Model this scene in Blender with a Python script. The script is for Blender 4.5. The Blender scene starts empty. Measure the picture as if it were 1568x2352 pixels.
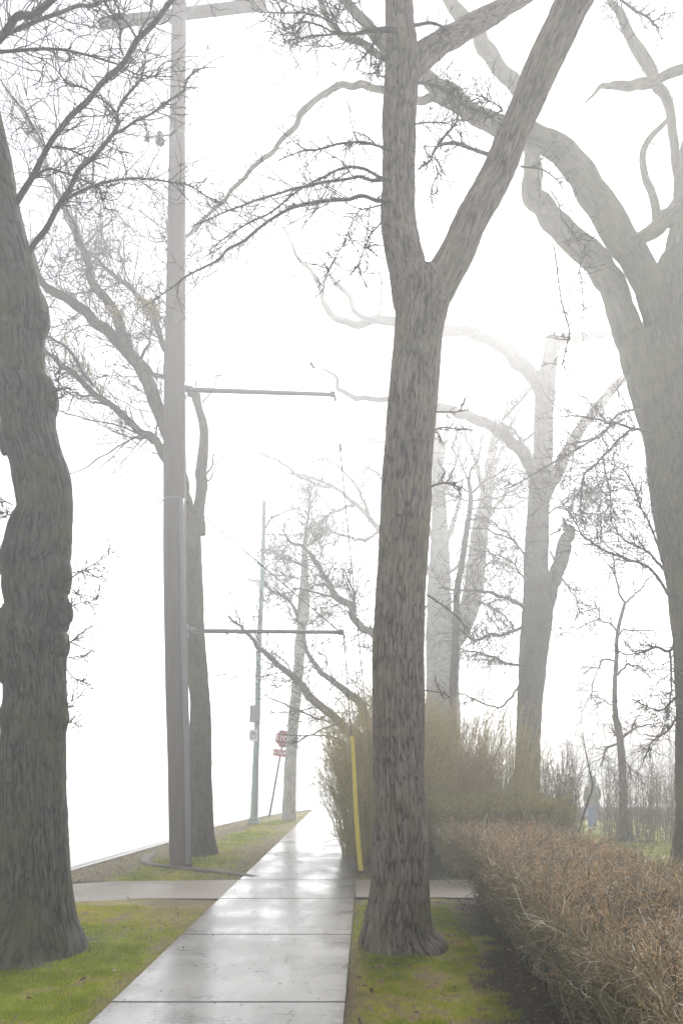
import bpy, bmesh, math, random
import numpy as np
from mathutils import Vector, Matrix

# ------------------------------------------------------------------ basics
sc = bpy.context.scene
COL = sc.collection
F = 1700.0; CX = 784.0; HY = 1741.0; CAMZ = 1.6      # survey constants (photo 1568 wide)
def P(x, y, d): return np.array([(x-CX)*d/F, d, CAMZ-(y-HY)*d/F])
def G(x, y):
    d = CAMZ*F/(y-HY); return P(x, y, d)
RNG = np.random.default_rng(11)

def tag(o, label=None, cat=None, group=None, kind=None):
    if label: o['label'] = label
    if cat: o['category'] = cat
    if group: o['group'] = group
    if kind: o['kind'] = kind
    return o
def empty(name, loc, label, cat, group=None):
    o = bpy.data.objects.new(name, None); COL.objects.link(o)
    o.empty_display_size = .2
    o.location = [float(v) for v in loc]; tag(o, label, cat, group); return o
def link(name, me, mat, parent=None):
    o = bpy.data.objects.new(name, me); COL.objects.link(o)
    if mat: me.materials.append(mat)
    if parent is not None:
        o.parent = parent
        o.matrix_parent_inverse = Matrix.Translation(-Vector(parent.location))
    return o
def np_mesh(name, V, quads=None, tris=None, smooth=True, attrs=None):
    V = np.asarray(V, dtype=np.float32)
    me = bpy.data.meshes.new(name)
    me.vertices.add(len(V)); me.vertices.foreach_set('co', V.ravel())
    loops = []; starts = []; n = 0
    if quads is not None and len(quads):
        q = np.asarray(quads, dtype=np.int32); loops.append(q.ravel()); starts.append(np.arange(len(q))*4); n = q.size
    if tris is not None and len(tris):
        t = np.asarray(tris, dtype=np.int32); loops.append(t.ravel()); starts.append(n+np.arange(len(t))*3)
    L = np.concatenate(loops).astype(np.int32); S = np.concatenate(starts).astype(np.int32)
    me.loops.add(len(L)); me.loops.foreach_set('vertex_index', L)
    me.polygons.add(len(S)); me.polygons.foreach_set('loop_start', S)
    if smooth: me.polygons.foreach_set('use_smooth', np.ones(len(S), dtype=bool))
    for k, a in (attrs or {}).items():
        a = np.asarray(a, dtype=np.float32)
        if a.ndim == 1:
            at = me.attributes.new(k, 'FLOAT', 'POINT'); at.data.foreach_set('value', a)
        else:
            at = me.attributes.new(k, 'FLOAT_VECTOR', 'POINT'); at.data.foreach_set('vector', a.ravel())
    me.update(calc_edges=True)
    return me

# ------------------------------------------------------------------ noise
def h3(i, j, k):
    v = np.sin(i*127.1+j*311.7+k*74.7)*43758.5453
    return v-np.floor(v)
def vnoise(p):
    i = np.floor(p); f = p-i; f = f*f*(3-2*f)
    r = 0
    for a in (0, 1):
        for b in (0, 1):
            for c in (0, 1):
                w = (f[:, 0] if a else 1-f[:, 0])*(f[:, 1] if b else 1-f[:, 1])*(f[:, 2] if c else 1-f[:, 2])
                r = r+w*h3(i[:, 0]+a, i[:, 1]+b, i[:, 2]+c)
    return r*2-1
def fbm(p, o=3):
    s = 0; a = 1; t = 0
    for k in range(o):
        s = s+a*vnoise(p*2**k+17.3*k); t += a; a *= .5
    return s/t
def n2(x, y, sc_, o=3, seed=0):
    return fbm(np.stack([x*sc_+seed, y*sc_-seed*1.7, np.full_like(x, seed*3.1)], 1), o)
def sstep(a, b, x):
    t = np.clip((x-a)/(b-a), 0, 1); return t*t*(3-2*t)
def worley(u, v, nu, seed):
    iu = np.floor(u); iv = np.floor(v)
    f1 = np.full(u.shape, 9.); f2 = np.full(u.shape, 9.)
    for a in (-1, 0, 1):
        for b in (-1, 0, 1):
            cu = iu+a; cv = iv+b; wu = np.mod(cu, nu)
            px = cu+.1+.8*h3(wu, cv, seed); py = cv+.1+.8*h3(wu, cv, seed+5)
            dd = np.hypot(px-u, py-v)
            m = dd < f1
            f2 = np.where(m, f1, np.minimum(f2, dd)); f1 = np.where(m, dd, f1)
    return f2-f1

# ------------------------------------------------------------------ curves
def spline(pts, n=None, step=None):
    p = np.asarray(pts, float)
    if len(p) == 2:
        ext = np.vstack([2*p[0]-p[1], p, 2*p[1]-p[0]])
    else:
        ext = np.vstack([2*p[0]-p[1], p, 2*p[-1]-p[-2]])
    out = []
    for i in range(len(p)-1):
        a, b, c, d = ext[i:i+4]
        ln = np.linalg.norm((c-b)[:3]); k = max(2, int(math.ceil(ln/step))) if step else n
        t = np.linspace(0, 1, k, endpoint=False)[:, None]
        out.append(.5*((2*b)+(-a+c)*t+(2*a-5*b+4*c-d)*t*t+(-a+3*b-3*c+d)*t**3))
    out.append(p[-1:]); return np.vstack(out)
def frames(pts):
    t = np.gradient(pts, axis=0); t /= np.linalg.norm(t, axis=1)[:, None]+1e-9
    m = t.mean(0); ax = np.eye(3)[np.argmin(np.abs(m))]
    if abs(m[2]) > .6: ax = np.array([0, 1., 0])
    s = np.cross(t, ax); s /= np.linalg.norm(s, axis=1)[:, None]+1e-9
    u = np.cross(s, t); return t, s, u

class Tubes:
    """collects polylines of a thing's thin wood; built at once, grouped by length"""
    def __init__(self): self.G = {}
    def add(self, pts, r, sides=4, tone=.5):
        pts = np.asarray(pts, float); n = len(pts)
        g = self.G.setdefault((n, sides), ([], [], []))
        g[0].append(pts); g[1].append(np.broadcast_to(np.asarray(r, float), (n,))); g[2].append(tone)
    def build(self, name, mat, parent=None):
        Vs = []; Qs = []; Ts = []; tn = []; base = 0
        for (n, sides), (pl, rl, tl) in self.G.items():
            p = np.array(pl); r = np.array(rl); m = len(p)
            t = np.gradient(p, axis=1); t /= np.linalg.norm(t, axis=2)[:, :, None]+1e-9
            mt = t.mean(1); ax = np.zeros((m, 3)); vert = np.abs(mt[:, 2]) > .6
            ax[vert, 1] = 1; ax[np.arange(m)[~vert], np.argmin(np.abs(mt[~vert]), axis=1)] = 1
            sd = np.cross(t, ax[:, None, :]); sd /= np.linalg.norm(sd, axis=2)[:, :, None]+1e-9
            u = np.cross(sd, t); th = np.arange(sides)*2*math.pi/sides
            V = p[:, :, None, :]+r[:, :, None, None]*(np.cos(th)[None, None, :, None]*sd[:, :, None, :]+np.sin(th)[None, None, :, None]*u[:, :, None, :])
            Vs.append(V.reshape(-1, 3)); tn.append(np.repeat(np.array(tl, float), n*sides))
            o = base+np.arange(m)[:, None, None]*n*sides; a = np.arange(n-1)[None, :, None]*sides
            k = np.arange(sides)[None, None, :]; k2 = (k+1) % sides
            Qs.append(np.stack([o+a+k, o+a+k2, o+a+sides+k2, o+a+sides+k], 3).reshape(-1, 4))
            oo = base+np.arange(m)*n*sides; tip = oo+(n-1)*sides
            for i in range(sides-2):
                Ts.append(np.stack([tip+i, tip+i+1, tip+sides-1], 1)); Ts.append(np.stack([oo+sides-1, oo+i+1, oo+i], 1))
            base += m*n*sides
        me = np_mesh(name, np.vstack(Vs), np.vstack(Qs), np.vstack(Ts), True, {'tone': np.concatenate(tn)})
        return link(name, me, mat, parent)

def unit(v):
    return v/(math.sqrt(v[0]*v[0]+v[1]*v[1]+v[2]*v[2])+1e-9)
def twig(tb, p0, d0, L, r0, rng, lvl=1, wander=.3, up=.0, sides=3, tone=.5, kids=4, seg=5, kidlen=.45):
    st = L/seg
    w = rng.normal(0, wander, (seg, 3)); w[:, 2] += up; w[0] += unit(d0)
    d = np.cumsum(w, 0); d *= (st/(np.sqrt((d*d).sum(1))+1e-9))[:, None]
    pts = np.empty((seg+1, 3)); pts[0] = p0; pts[1:] = p0+np.cumsum(d, 0)
    tb.add(pts, np.linspace(r0, r0*.4, seg+1), sides, tone)
    if lvl > 0 and kids > 0:
        for k in range(rng.poisson(kids)):
            i = rng.integers(1, seg+1); t = d[i-1]/st
            q = rng.normal(0, 1, 3); q = unit(q-t*(q[0]*t[0]+q[1]*t[1]+q[2]*t[2]))
            a = rng.uniform(.5, 1.1)
            twig(tb, pts[i], t*math.cos(a)+q*math.sin(a), L*kidlen*rng.uniform(.5, 1.2), max(r0*.68, .0018), rng, lvl-1, wander, up, 3, tone, kids*.7, max(3, seg-1), kidlen)
def sprout(tb, pts, rad, n, L, rng, lvl=1, up=.05, rmax=.006, t0=.1, wander=.3, kids=4, flat=.6, spurs=0, tone=.5, rmin=.0046):
    N = len(pts)
    for k in range(n):
        i = int(rng.uniform(t0, 1)*(N-2))+1; t = unit(pts[min(i+1, N-1)]-pts[i-1])
        q = rng.normal(0, 1, 3); q[1] *= flat; q = unit(q-t*q.dot(t)); a = rng.uniform(.5, 1.2)
        r0 = min(max(rad[i]*.5, rmin), max(rmax, rmin))
        twig(tb, pts[i], t*math.cos(a)+q*math.sin(a), L*rng.uniform(.5, 1.9)*(1.15-.5*i/N), r0, rng, lvl, .17, up*.6, 3, tone, kids, 7, .5)
    for k in range(spurs):
        i = rng.integers(1, N-1); t = unit(pts[i+1]-pts[i-1])
        q = unit(rng.normal(0, 1, 3)); q = unit(q-t*q.dot(t)+.4*t)
        f = rng.uniform(.4, 1.0); p = pts[i]+q*rad[i]*.7
        tb.add(np.array([p, p+q*.014*f, p+q*.026*f+t*.008]), np.array([.005, .0045, .0045])*f, 3, tone)
def traced(pix, d0, d1, ws, rng, step=.04, wob=.02):
    """photo-surveyed limb: pixels, distance at both ends, widths in px -> metric polyline and radii"""
    pix = np.asarray(pix, float); n = len(pix)
    w = np.interp(np.linspace(0, 1, n), np.linspace(0, 1, len(ws)), ws)
    dd = np.linspace(0, 1, n)
    d = d0+(d1-d0)*dd**1.3
    Q = np.array([np.append(P(a, b, c), ww*c/F/2) for (a, b), c, ww in zip(pix, d, w)])
    Q = spline(Q, step=step)
    amp = wob*np.minimum(1, Q[:, 3]*60)
    ph = rng.uniform(0, 50)
    s = np.linspace(0, len(Q)*step, len(Q))
    for k in range(3):
        Q[:, k] += amp*vnoise(np.stack([s*5+ph+k*9, s*0, s*0], 1))*np.minimum(1, np.arange(len(Q))/4.)
    return Q[:, :3], np.maximum(Q[:, 3], .0016)

def bark_tube(name, pts, rad, mat, parent, cell=(.04, .16), depth=.012, lump=.02, nc=96, seed=1, flare=0, step=.012, cap=True, warp=.5, moss=.5):
    """one continuous trunk or limb with a real, displaced bark surface"""
    Q = np.column_stack([pts, rad])
    L = np.linalg.norm(np.diff(pts, axis=0), axis=1); s0 = np.concatenate([[0], np.cumsum(L)])
    n = max(8, int(s0[-1]/step)); s = np.linspace(0, s0[-1], n)
    Q = np.stack([np.interp(s, s0, Q[:, k]) for k in range(4)], 1)
    k = max(1, int(.05/step)); ker = np.ones(2*k+1)/(2*k+1)
    for c in range(4):
        e = np.concatenate([np.full(k, Q[0, c])+(np.arange(-k, 0))*(Q[1, c]-Q[0, c]), Q[:, c], np.full(k, Q[-1, c])+(np.arange(1, k+1))*(Q[-1, c]-Q[-2, c])])
        Q[:, c] = np.convolve(e, ker, 'valid')
    p = Q[:, :3]; r = Q[:, 3]
    t, sd, u = frames(p)
    th = np.arange(nc)*2*math.pi/nc
    TH, S = np.meshgrid(th, s); R = np.repeat(r[:, None], nc, 1)
    rest = np.stack([np.cos(TH).ravel()*r.mean(), np.sin(TH).ravel()*r.mean(), S.ravel()], 1)
    cw, cl = cell
    wob = np.stack([fbm(rest*np.array([7, 7, 3.])+seed, 2), fbm(rest*np.array([7, 7, 3.])+seed+40, 2), np.zeros(len(rest))], 1)*cw*warp
    q1 = (rest+wob)*np.array([1/cw, 1/cw, 1/cl])+seed*7.3
    e1 = np.abs(vnoise(q1)+.45*vnoise(q1*2.1+9))
    e2 = np.abs(vnoise(q1*np.array([1.0, 1.0, .55])+31)+.35*vnoise(q1*2.3+77))
    crack = np.abs(vnoise(rest*np.array([14, 14, 1/cl*1.3])+seed*3.7))
    h = (sstep(.02, .26, e1)*(.45+.55*sstep(.0, .2, e2))*(.7+.3*sstep(.0, .10, crack))).reshape(TH.shape)
    fine = fbm(rest*np.array([60, 60, 14.])+seed*2, 2).reshape(TH.shape)
    lumps = fbm(rest*np.array([3.2, 3.2, 2.2])+seed*3, 3).reshape(TH.shape)
    H = np.clip(h*(.8+.35*fine), 0, 1)
    disp = (H-.6)*depth+lumps*lump*np.minimum(1, R/.1)
    if flare:
        z = p[:, 2][:, None]
        fl = np.exp(-np.maximum(z-p[0, 2], 0)/.16)
        lob = .5+.5*np.sin(TH*5+seed)+.35*np.sin(TH*3+seed*2.1)
        disp = disp+flare*fl*lob
    RR = R+disp
    V = p[:, None, :]+RR[:, :, None]*(np.cos(TH)[:, :, None]*sd[:, None, :]+np.sin(TH)[:, :, None]*u[:, None, :])
    V = V.reshape(-1, 3)
    a = np.arange(n-1)[:, None]*nc; kk = np.arange(nc)[None, :]; k2 = (kk+1) % nc
    q = np.stack([a+kk, a+k2, a+nc+k2, a+nc+kk], 2).reshape(-1, 4)
    V = np.vstack([V, p[-1:]+t[-1:]*r[-1]*.5])
    tri = np.array([[(n-1)*nc+i, (n-1)*nc+(i+1) % nc, n*nc] for i in range(nc)])
    rest = np.vstack([rest, [[0, 0, s[-1]]]]); Hh = np.append(H.ravel(), .5)
    ctr = np.vstack([np.repeat(p, nc, 0), p[-1:]])
    me = np_mesh(name, V, q, tri, True, {'rest': rest, 'ridge': Hh})
    return link(name, me, mat, parent)
def rows_path(rows, d):
    pts = []; rad = []
    for (y, a, b) in rows:
        pts.append(P((a+b)/2, y, d)); rad.append((b-a)/2*d/F)
    Q = np.column_stack([pts, rad]); Q = spline(Q, step=.05)
    return Q[:, :3], Q[:, 3]

# ------------------------------------------------------------------ materials
def mat_new(name):
    m = bpy.data.materials.new(name); m.use_nodes = True
    nt = m.node_tree; b = nt.nodes['Principled BSDF']
    return m, nt, b
def N(nt, t, **kw):
    n = nt.nodes.new(t)
    for k, v in kw.items(): setattr(n, k, v)
    return n
def ramp(nt, fac, stops):
    r = nt.nodes.new('ShaderNodeValToRGB'); e = r.color_ramp.elements
    while len(e) < len(stops): e.new(.5)
    for i, (p, c) in enumerate(stops):
        e[i].position = p; e[i].color = (*c, 1)
    nt.links.new(fac, r.inputs[0]); return r.outputs[0]
def noise(nt, vec, scale, detail=3, rough=.55):
    n = nt.nodes.new('ShaderNodeTexNoise'); n.inputs['Scale'].default_value = scale
    n.inputs['Detail'].default_value = detail; n.inputs['Roughness'].default_value = rough
    if vec is not None: nt.links.new(vec, n.inputs['Vector'])
    return n.outputs[0]
def mix(nt, fac, a, b, mode='MIX'):
    m = nt.nodes.new('ShaderNodeMix'); m.data_type = 'RGBA'; m.blend_type = mode
    for s, v in ((m.inputs[0], fac), (m.inputs[6], a), (m.inputs[7], b)):
        if isinstance(v, (int, float)): s.default_value = v
        elif isinstance(v, tuple): s.default_value = (*v, 1)
        else: nt.links.new(v, s)
    return m.outputs[2]
def mth(nt, op, a, b=None, clamp=False):
    m = nt.nodes.new('ShaderNodeMath'); m.operation = op; m.use_clamp = clamp
    for s, v in zip(m.inputs, (a, b)):
        if v is None: continue
        if isinstance(v, (int, float)): s.default_value = v
        else: nt.links.new(v, s)
    return m.outputs[0]
def attr(nt, name, vec=False):
    a = nt.nodes.new('ShaderNodeAttribute'); a.attribute_name = name
    return a.outputs['Vector'] if vec else a.outputs['Fac']
def mapping(nt, vec, scale):
    m = nt.nodes.new('ShaderNodeMapping'); m.inputs['Scale'].default_value = scale
    nt.links.new(vec, m.inputs['Vector']); return m.outputs[0]
def pos(nt): return nt.nodes.new('ShaderNodeNewGeometry').outputs['Position']
def bump(nt, b, h, strength, dist):
    n = nt.nodes.new('ShaderNodeBump'); n.inputs['Strength'].default_value = strength; n.inputs['Distance'].default_value = dist
    nt.links.new(h, n.inputs['Height']); nt.links.new(n.outputs[0], b.inputs['Normal'])

def bark_mat(name, light, dark, moss, mossamt=.5, bstr=.6):
    m, nt, b = mat_new(name)
    rest = attr(nt, 'rest', True); rg = attr(nt, 'ridge')
    fib = noise(nt, mapping(nt, rest, (55, 55, 7)), 1, 4)
    fine = noise(nt, mapping(nt, rest, (140, 140, 40)), 1, 3)
    base = mix(nt, rg, dark, light)
    base = mix(nt, .75, base, ramp(nt, fib, [(.25, (.45, .45, .46)), (.75, (1.35, 1.3, 1.25))]), 'MULTIPLY')
    big = noise(nt, pos(nt), 2.3, 4, .6)
    mm = ramp(nt, big, [(.47, (0, 0, 0)), (.66, (1, 1, 1))])
    mf = mth(nt, 'MULTIPLY', mm, mossamt)
    base = mix(nt, mf, base, mix(nt, fib, moss, tuple(c*1.5 for c in moss)))
    lich = ramp(nt, noise(nt, pos(nt), 9, 3, .7), [(.66, (0, 0, 0)), (.74, (1, 1, 1))])
    base = mix(nt, mth(nt, 'MULTIPLY', lich, .3), base, (.26, .27, .24))
    nt.links.new(base, b.inputs['Base Color']); b.inputs['Roughness'].default_value = .88
    b.inputs['Specular IOR Level'].default_value = .25
    bump(nt, b, mth(nt, 'ADD', fib, fine), bstr, .008)
    return m
def tone_mat(name, stops, rough=.8, spec=.3, nscale=30):
    m, nt, b = mat_new(name)
    c = ramp(nt, attr(nt, 'tone'), stops)
    c = mix(nt, .6, c, ramp(nt, noise(nt, pos(nt), nscale, 2), [(.3, (.6, .6, .6)), (.7, (1.3, 1.3, 1.3))]), 'MULTIPLY')
    nt.links.new(c, b.inputs['Base Color']); b.inputs['Roughness'].default_value = rough
    b.inputs['Specular IOR Level'].default_value = spec
    return m
def plain(name, c, rough=.6, metal=0, var=.25, nscale=8, stretch=(1, 1, 1), spec=.4):
    m, nt, b = mat_new(name)
    n = noise(nt, mapping(nt, pos(nt), stretch), nscale, 4, .6)
    col = mix(nt, n, tuple(v*(1-var) for v in c), tuple(min(1, v*(1+var)) for v in c))
    nt.links.new(col, b.inputs['Base Color']); b.inputs['Roughness'].default_value = rough; b.inputs['Metallic'].default_value = metal
    b.inputs['Specular IOR Level'].default_value = spec
    bump(nt, b, n, .2, .004); return m

M = {}
M['bark_left'] = bark_mat('burled bark', (.108, .106, .098), (.012, .012, .011), (.062, .064, .022), .75)
M['bark_mid'] = bark_mat('furrowed bark', (.225, .192, .168), (.012, .010, .008), (.17, .165, .075), .42)
M['bark_right'] = bark_mat('fine bark', (.135, .124, .082), (.065, .060, .042), (.115, .115, .04), .7, .4)
M['bark_far'] = bark_mat('far bark', (.095, .085, .066), (.05, .045, .035), (.1, .098, .042), .5, .3)
M['bark_hazed'] = bark_mat('haze-paled bark', (.62, .60, .57), (.45, .44, .42), (.3, .3, .22), .3, .3)  # extra haze on the straight tree, painted as a very light bark
M['bark_hazed2'] = bark_mat('haze-greyed bark', (.27, .26, .25), (.15, .145, .135), (.2, .2, .15), .3, .3)  # bark lightened so its colour carries the fog fade of the farther trees
M['twig_mid'] = tone_mat('haze-greyed twig', [(0, (.11, .10, .09)), (1, (.2, .185, .165))])  # thin wood lightened too, fog fade put into the colour
M['twig_hazed'] = tone_mat('haze-paled twig', [(0, (.2, .19, .18)), (1, (.32, .3, .28))])  # twigs to go with the haze-lightened trunk, fade held in their colour
M['twig'] = tone_mat('dark twig', [(0, (.035, .030, .026)), (.5, (.055, .048, .040)), (1, (.085, .075, .055))])
M['twig_olive'] = tone_mat('olive twig', [(0, (.24, .20, .06)), (.5, (.42, .345, .14)), (1, (.54, .455, .15))])
M['twig_brush'] = tone_mat('brush twig', [(0, (.12, .10, .07)), (.5, (.2, .17, .11)), (1, (.3, .25, .15))])
M['twig_red'] = tone_mat('reddish twig', [(0, (.28, .19, .10)), (.5, (.43, .31, .16)), (1, (.47, .39, .15))])
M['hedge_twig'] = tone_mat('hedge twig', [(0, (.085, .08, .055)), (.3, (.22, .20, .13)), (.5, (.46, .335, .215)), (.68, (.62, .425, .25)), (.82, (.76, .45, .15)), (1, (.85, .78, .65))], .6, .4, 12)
M['hedge_far_twig'] = tone_mat('far hedge twig', [(0, (.12, .115, .06)), (.3, (.22, .20, .09)), (.6, (.40, .34, .11)), (1, (.5, .40, .15))])
M['leaf'] = tone_mat('dead leaf', [(0, (.06, .035, .02)), (.4, (.14, .075, .035)), (.75, (.33, .16, .05)), (1, (.45, .30, .09))], .6, .4)
M['grass'] = tone_mat('grass blades', [(0, (.15, .22, .010)), (.35, (.33, .38, .018)), (.6, (.50, .46, .040)), (.8, (.55, .42, .10)), (1, (.55, .37, .15))], .55, .35, 3)
M['pole'] = plain('weathered pole wood', (.135, .120, .112), .85, 0, .4, 1, (38, 38, 1.6), .2)
M['galv'] = plain('galvanised steel', (.17, .18, .175), .5, .2, .2, 6)
M['conduit'] = plain('grey plastic guard', (.20, .205, .21), .55, 0, .15, 5)
M['post'] = plain('haze-paled grey green post', (.33, .42, .38), .55, .1, .2, 4)  # grey-green paint, made paler to stand in for thicker haze
M['cabinet'] = plain('grey cabinet', (.36, .36, .39), .6, .1, .15, 5)
M['yellow'] = plain('yellow guard plastic', (.55, .44, .035), .5, 0, .18, 7)
M['white'] = plain('sign white', (.8, .8, .8), .4, 0, .05, 5)
M['red'] = plain('haze-faded sign red', (.50, .14, .16), .4, 0, .1, 5)  # red washed out in the colour itself, in place of haze
M['black'] = plain('sign dark', (.05, .07, .07), .5, 0, .1, 5)
M['porcelain'] = plain('insulator', (.13, .17, .19), .3, 0, .1, 5)
M['rust'] = plain('steel fitting', (.06, .055, .06), .6, .3, .2, 9)
M['earthkerb'] = plain('stained kerb concrete', (.10, .088, .07), .8, 0, .4, 9)
M['kerb'] = plain('kerb concrete', (.16, .15, .135), .45, 0, .3, 7)
M['skin'] = plain('skin', (.50, .33, .25), .55, 0, .05, 9)
M['jacket'] = plain('olive grey jacket', (.17, .185, .165), .85, 0, .2, 14)
M['jeans'] = plain('blue jeans', (.07, .13, .36), .85, 0, .25, 16)
M['shoe'] = plain('dark shoes', (.03, .03, .032), .6, 0, .2, 10)
M['hair'] = plain('grey hair', (.35, .34, .33), .8, 0, .2, 30)
M['house_wall'] = plain('pale siding', (.55, .54, .54), .7, 0, .06, 1, (.2, .2, 9))
M['house_roof'] = plain('rose brown shingles', (.26, .18, .17), .85, 0, .2, 3, (3, 3, 9))
M['glass'] = plain('window glass', (.06, .07, .08), .1, 0, .1, 2)
M['trim'] = plain('house trim', (.7, .7, .7), .5, 0, .05, 2)

def wet_mat(name, c, rlo, rhi, var=.25, edge=False):
    m, nt, b = mat_new(name); p = pos(nt)
    big = noise(nt, mapping(nt, p, (.5, 1.6, 1)), 1.6, 4, .6)
    mid = noise(nt, p, 14, 4, .65); fine = noise(nt, p, 160, 3, .7)
    col = mix(nt, big, tuple(v*(1-var) for v in c), tuple(v*(1+var) for v in c))
    col = mix(nt, .7, col, ramp(nt, mid, [(.3, (.72, .72, .72)), (.7, (1.22, 1.2, 1.17))]), 'MULTIPLY')
    col = mix(nt, .6, col, ramp(nt, fine, [(.32, (.55, .55, .55)), (.6, (1.15, 1.15, 1.15))]), 'MULTIPLY')
    if edge:
        sx = nt.nodes.new('ShaderNodeSeparateXYZ'); nt.links.new(p, sx.inputs[0])
        u = mth(nt, 'SUBTRACT', sx.outputs[0], mth(nt, 'MULTIPLY', sx.outputs[1], .034))
        du = mth(nt, 'SUBTRACT', .7725, mth(nt, 'ABSOLUTE', mth(nt, 'ADD', u, .9075)))
        du = mth(nt, 'ADD', du, mth(nt, 'MULTIPLY', mth(nt, 'SUBTRACT', noise(nt, p, 11, 4, .7), .5), .28))
        dirt = ramp(nt, du, [(.0, (1, 1, 1)), (.085, (0, 0, 0))])
        col = mix(nt, mth(nt, 'MULTIPLY', dirt, .8), col, (.05, .038, .026))
        st = ramp(nt, noise(nt, mapping(nt, p, (1, 1, 1)), 3.1, 5, .7), [(.56, (0, 0, 0)), (.70, (1, 1, 1))])
        col = mix(nt, mth(nt, 'MULTIPLY', st, .45), col, (.045, .040, .036))
    nt.links.new(col, b.inputs['Base Color'])
    r = ramp(nt, mth(nt, 'ADD', mth(nt, 'MULTIPLY', big, .8), mth(nt, 'MULTIPLY', mid, .2)), [(.28, (rlo,)*3), (.72, (rhi,)*3)])
    nt.links.new(r, b.inputs['Roughness'])
    if edge:
        film = ramp(nt, noise(nt, mapping(nt, p, (.7, .32, 1)), 2.3, 4, .62), [(.44, (0, 0, 0)), (.62, (1, 1, 1))])
        nt.links.new(mth(nt, 'ADD', mth(nt, 'MULTIPLY', film, .7), .2), b.inputs['Coat Weight']); b.inputs['Coat Roughness'].default_value = .2; b.inputs['Coat IOR'].default_value = 1.33
    b.inputs['Specular IOR Level'].default_value = .5 if rlo < .5 else .2
    bump(nt, b, mth(nt, 'ADD', mth(nt, 'MULTIPLY', fine, .5), mid), .22, .004)
    return m
M['walk'] = wet_mat('wet concrete', (.19, .185, .178), .16, .55, .3, True)
M['path'] = wet_mat('wet stained concrete', (.215, .178, .14), .42, .75, .35)
M['street'] = wet_mat('wet asphalt', (.06, .06, .062), .08, .2)
# ground
m, nt, b = mat_new('lawn soil'); p = pos(nt)
n1 = noise(nt, p, 26, 4, .65); nb = noise(nt, p, 1.7, 4, .6); nf = noise(nt, p, 120, 3, .7)
green = mix(nt, n1, (.11, .155, .012), (.30, .34, .028))
straw = mix(nt, n1, (.17, .125, .045), (.40, .30, .13))
bare = mix(nt, n1, (.060, .043, .028), (.16, .11, .068))
soil = mix(nt, n1, (.022, .019, .016), (.058, .048, .038))
c = mix(nt, attr(nt, 'straw'), green, straw)
c = mix(nt, attr(nt, 'bare'), c, bare)
c = mix(nt, attr(nt, 'soil'), c, soil)
c = mix(nt, .6, c, ramp(nt, nf, [(.3, (.55, .55, .55)), (.7, (1.35, 1.35, 1.3))]), 'MULTIPLY')
nt.links.new(c, b.inputs['Base Color']); b.inputs['Roughness'].default_value = .8; b.inputs['Specular IOR Level'].default_value = .3
bump(nt, b, mth(nt, 'ADD', n1, mth(nt, 'MULTIPLY', nf, .5)), .8, .02)
M['ground'] = m

m = M['grass']; nt = m.node_tree; b = nt.nodes['Principled BSDF']; o = nt.nodes['Material Output']
tr = nt.nodes.new('ShaderNodeBsdfTranslucent'); ms = nt.nodes.new('ShaderNodeMixShader'); ms.inputs[0].default_value = .4
nt.links.new(b.inputs['Base Color'].links[0].from_socket, tr.inputs['Color']); nt.links.new(b.outputs[0], ms.inputs[1]); nt.links.new(tr.outputs[0], ms.inputs[2]); nt.links.new(ms.outputs[0], o.inputs['Surface'])
# ------------------------------------------------------------------ ground
KY = np.array([-40, 4, 7, 10.9, 14.4, 17.7, 19.5, 21.8, 23.0, 23.6, 24.0, 24.3, 24.5])
KX = np.array([-5.6, -5.0, -4.55, -3.98, -3.42, -3.08, -2.66, -1.9, -1.15, -.6, .5, 3, 88])
def kerb_x(y): return np.interp(y, KY, KX)
def walkL(y): return -1.68+.034*y
def walkR(y): return -.135+.034*y
def masks(x, y):
    """straw, bare earth, dark bed (cover of the ground, 0..1)"""
    e = n2(x, y, 3.0, 3, 3); e2 = n2(x, y, 9.0, 3, 8); big = n2(x, y, .9, 3, 5)
    dl = walkL(y)-x; dr = x-walkR(y)
    near = y < 8.5
    straw = sstep(-.15, .4, big+.5*e+.25*e2)*.75
    straw = np.maximum(straw, np.where(near & (dl > 0), sstep(6.6, 8.0, y+.6*e)*.85*sstep(-.3, .35, e+.3), 0))
    straw = np.maximum(straw, np.where(near & (dr > 0), sstep(.1, .45, e2*.6+big+.12)*.8, 0))
    bare = sstep(.22+.10*e, .02, np.abs(np.where(x < -.8, dl, dr))+.16*e2)*.9
    bare = np.maximum(bare, sstep(.14, .42, e2+.5*e)*.8)
    bare = np.maximum(bare, np.where(near & (dl > 0), sstep(.75, .2, dl+.35*e-.06*(y-4))*sstep(5.2, 7.4, y)*.75, 0))
    bare = np.maximum(bare, np.where((y > 9.6) & (dl > 0), sstep(.95, .15, dl+.4*e)*.85, 0))
    kd = x-kerb_x(y)
    bare = np.maximum(bare, np.where(y > 9.6, sstep(1.25, .85, kd+.25*e)*.95, 0))
    soil = np.where((dr > 0) & (y < 8.55), sstep(.72, 1.05, x+.20*e+.16*e2-.17*np.clip(y-4.4, 0, 2.2)), 0)
    soil = np.maximum(soil, np.where((dr > 0) & (y < 8.4) & (y > 6.7), sstep(.45, 1.2, x+.35*e+.2*e2)*.6, 0))
    soil = np.maximum(soil, np.where((dr > .0) & (y > 9.7), sstep(.02, .2, dr+.1*e)*sstep(15.9, 15.0, y+.5*e)*sstep(4.7, 3.9, x+.3*e)*.9, 0))
    return straw, np.clip(bare, 0, 1), soil
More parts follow.
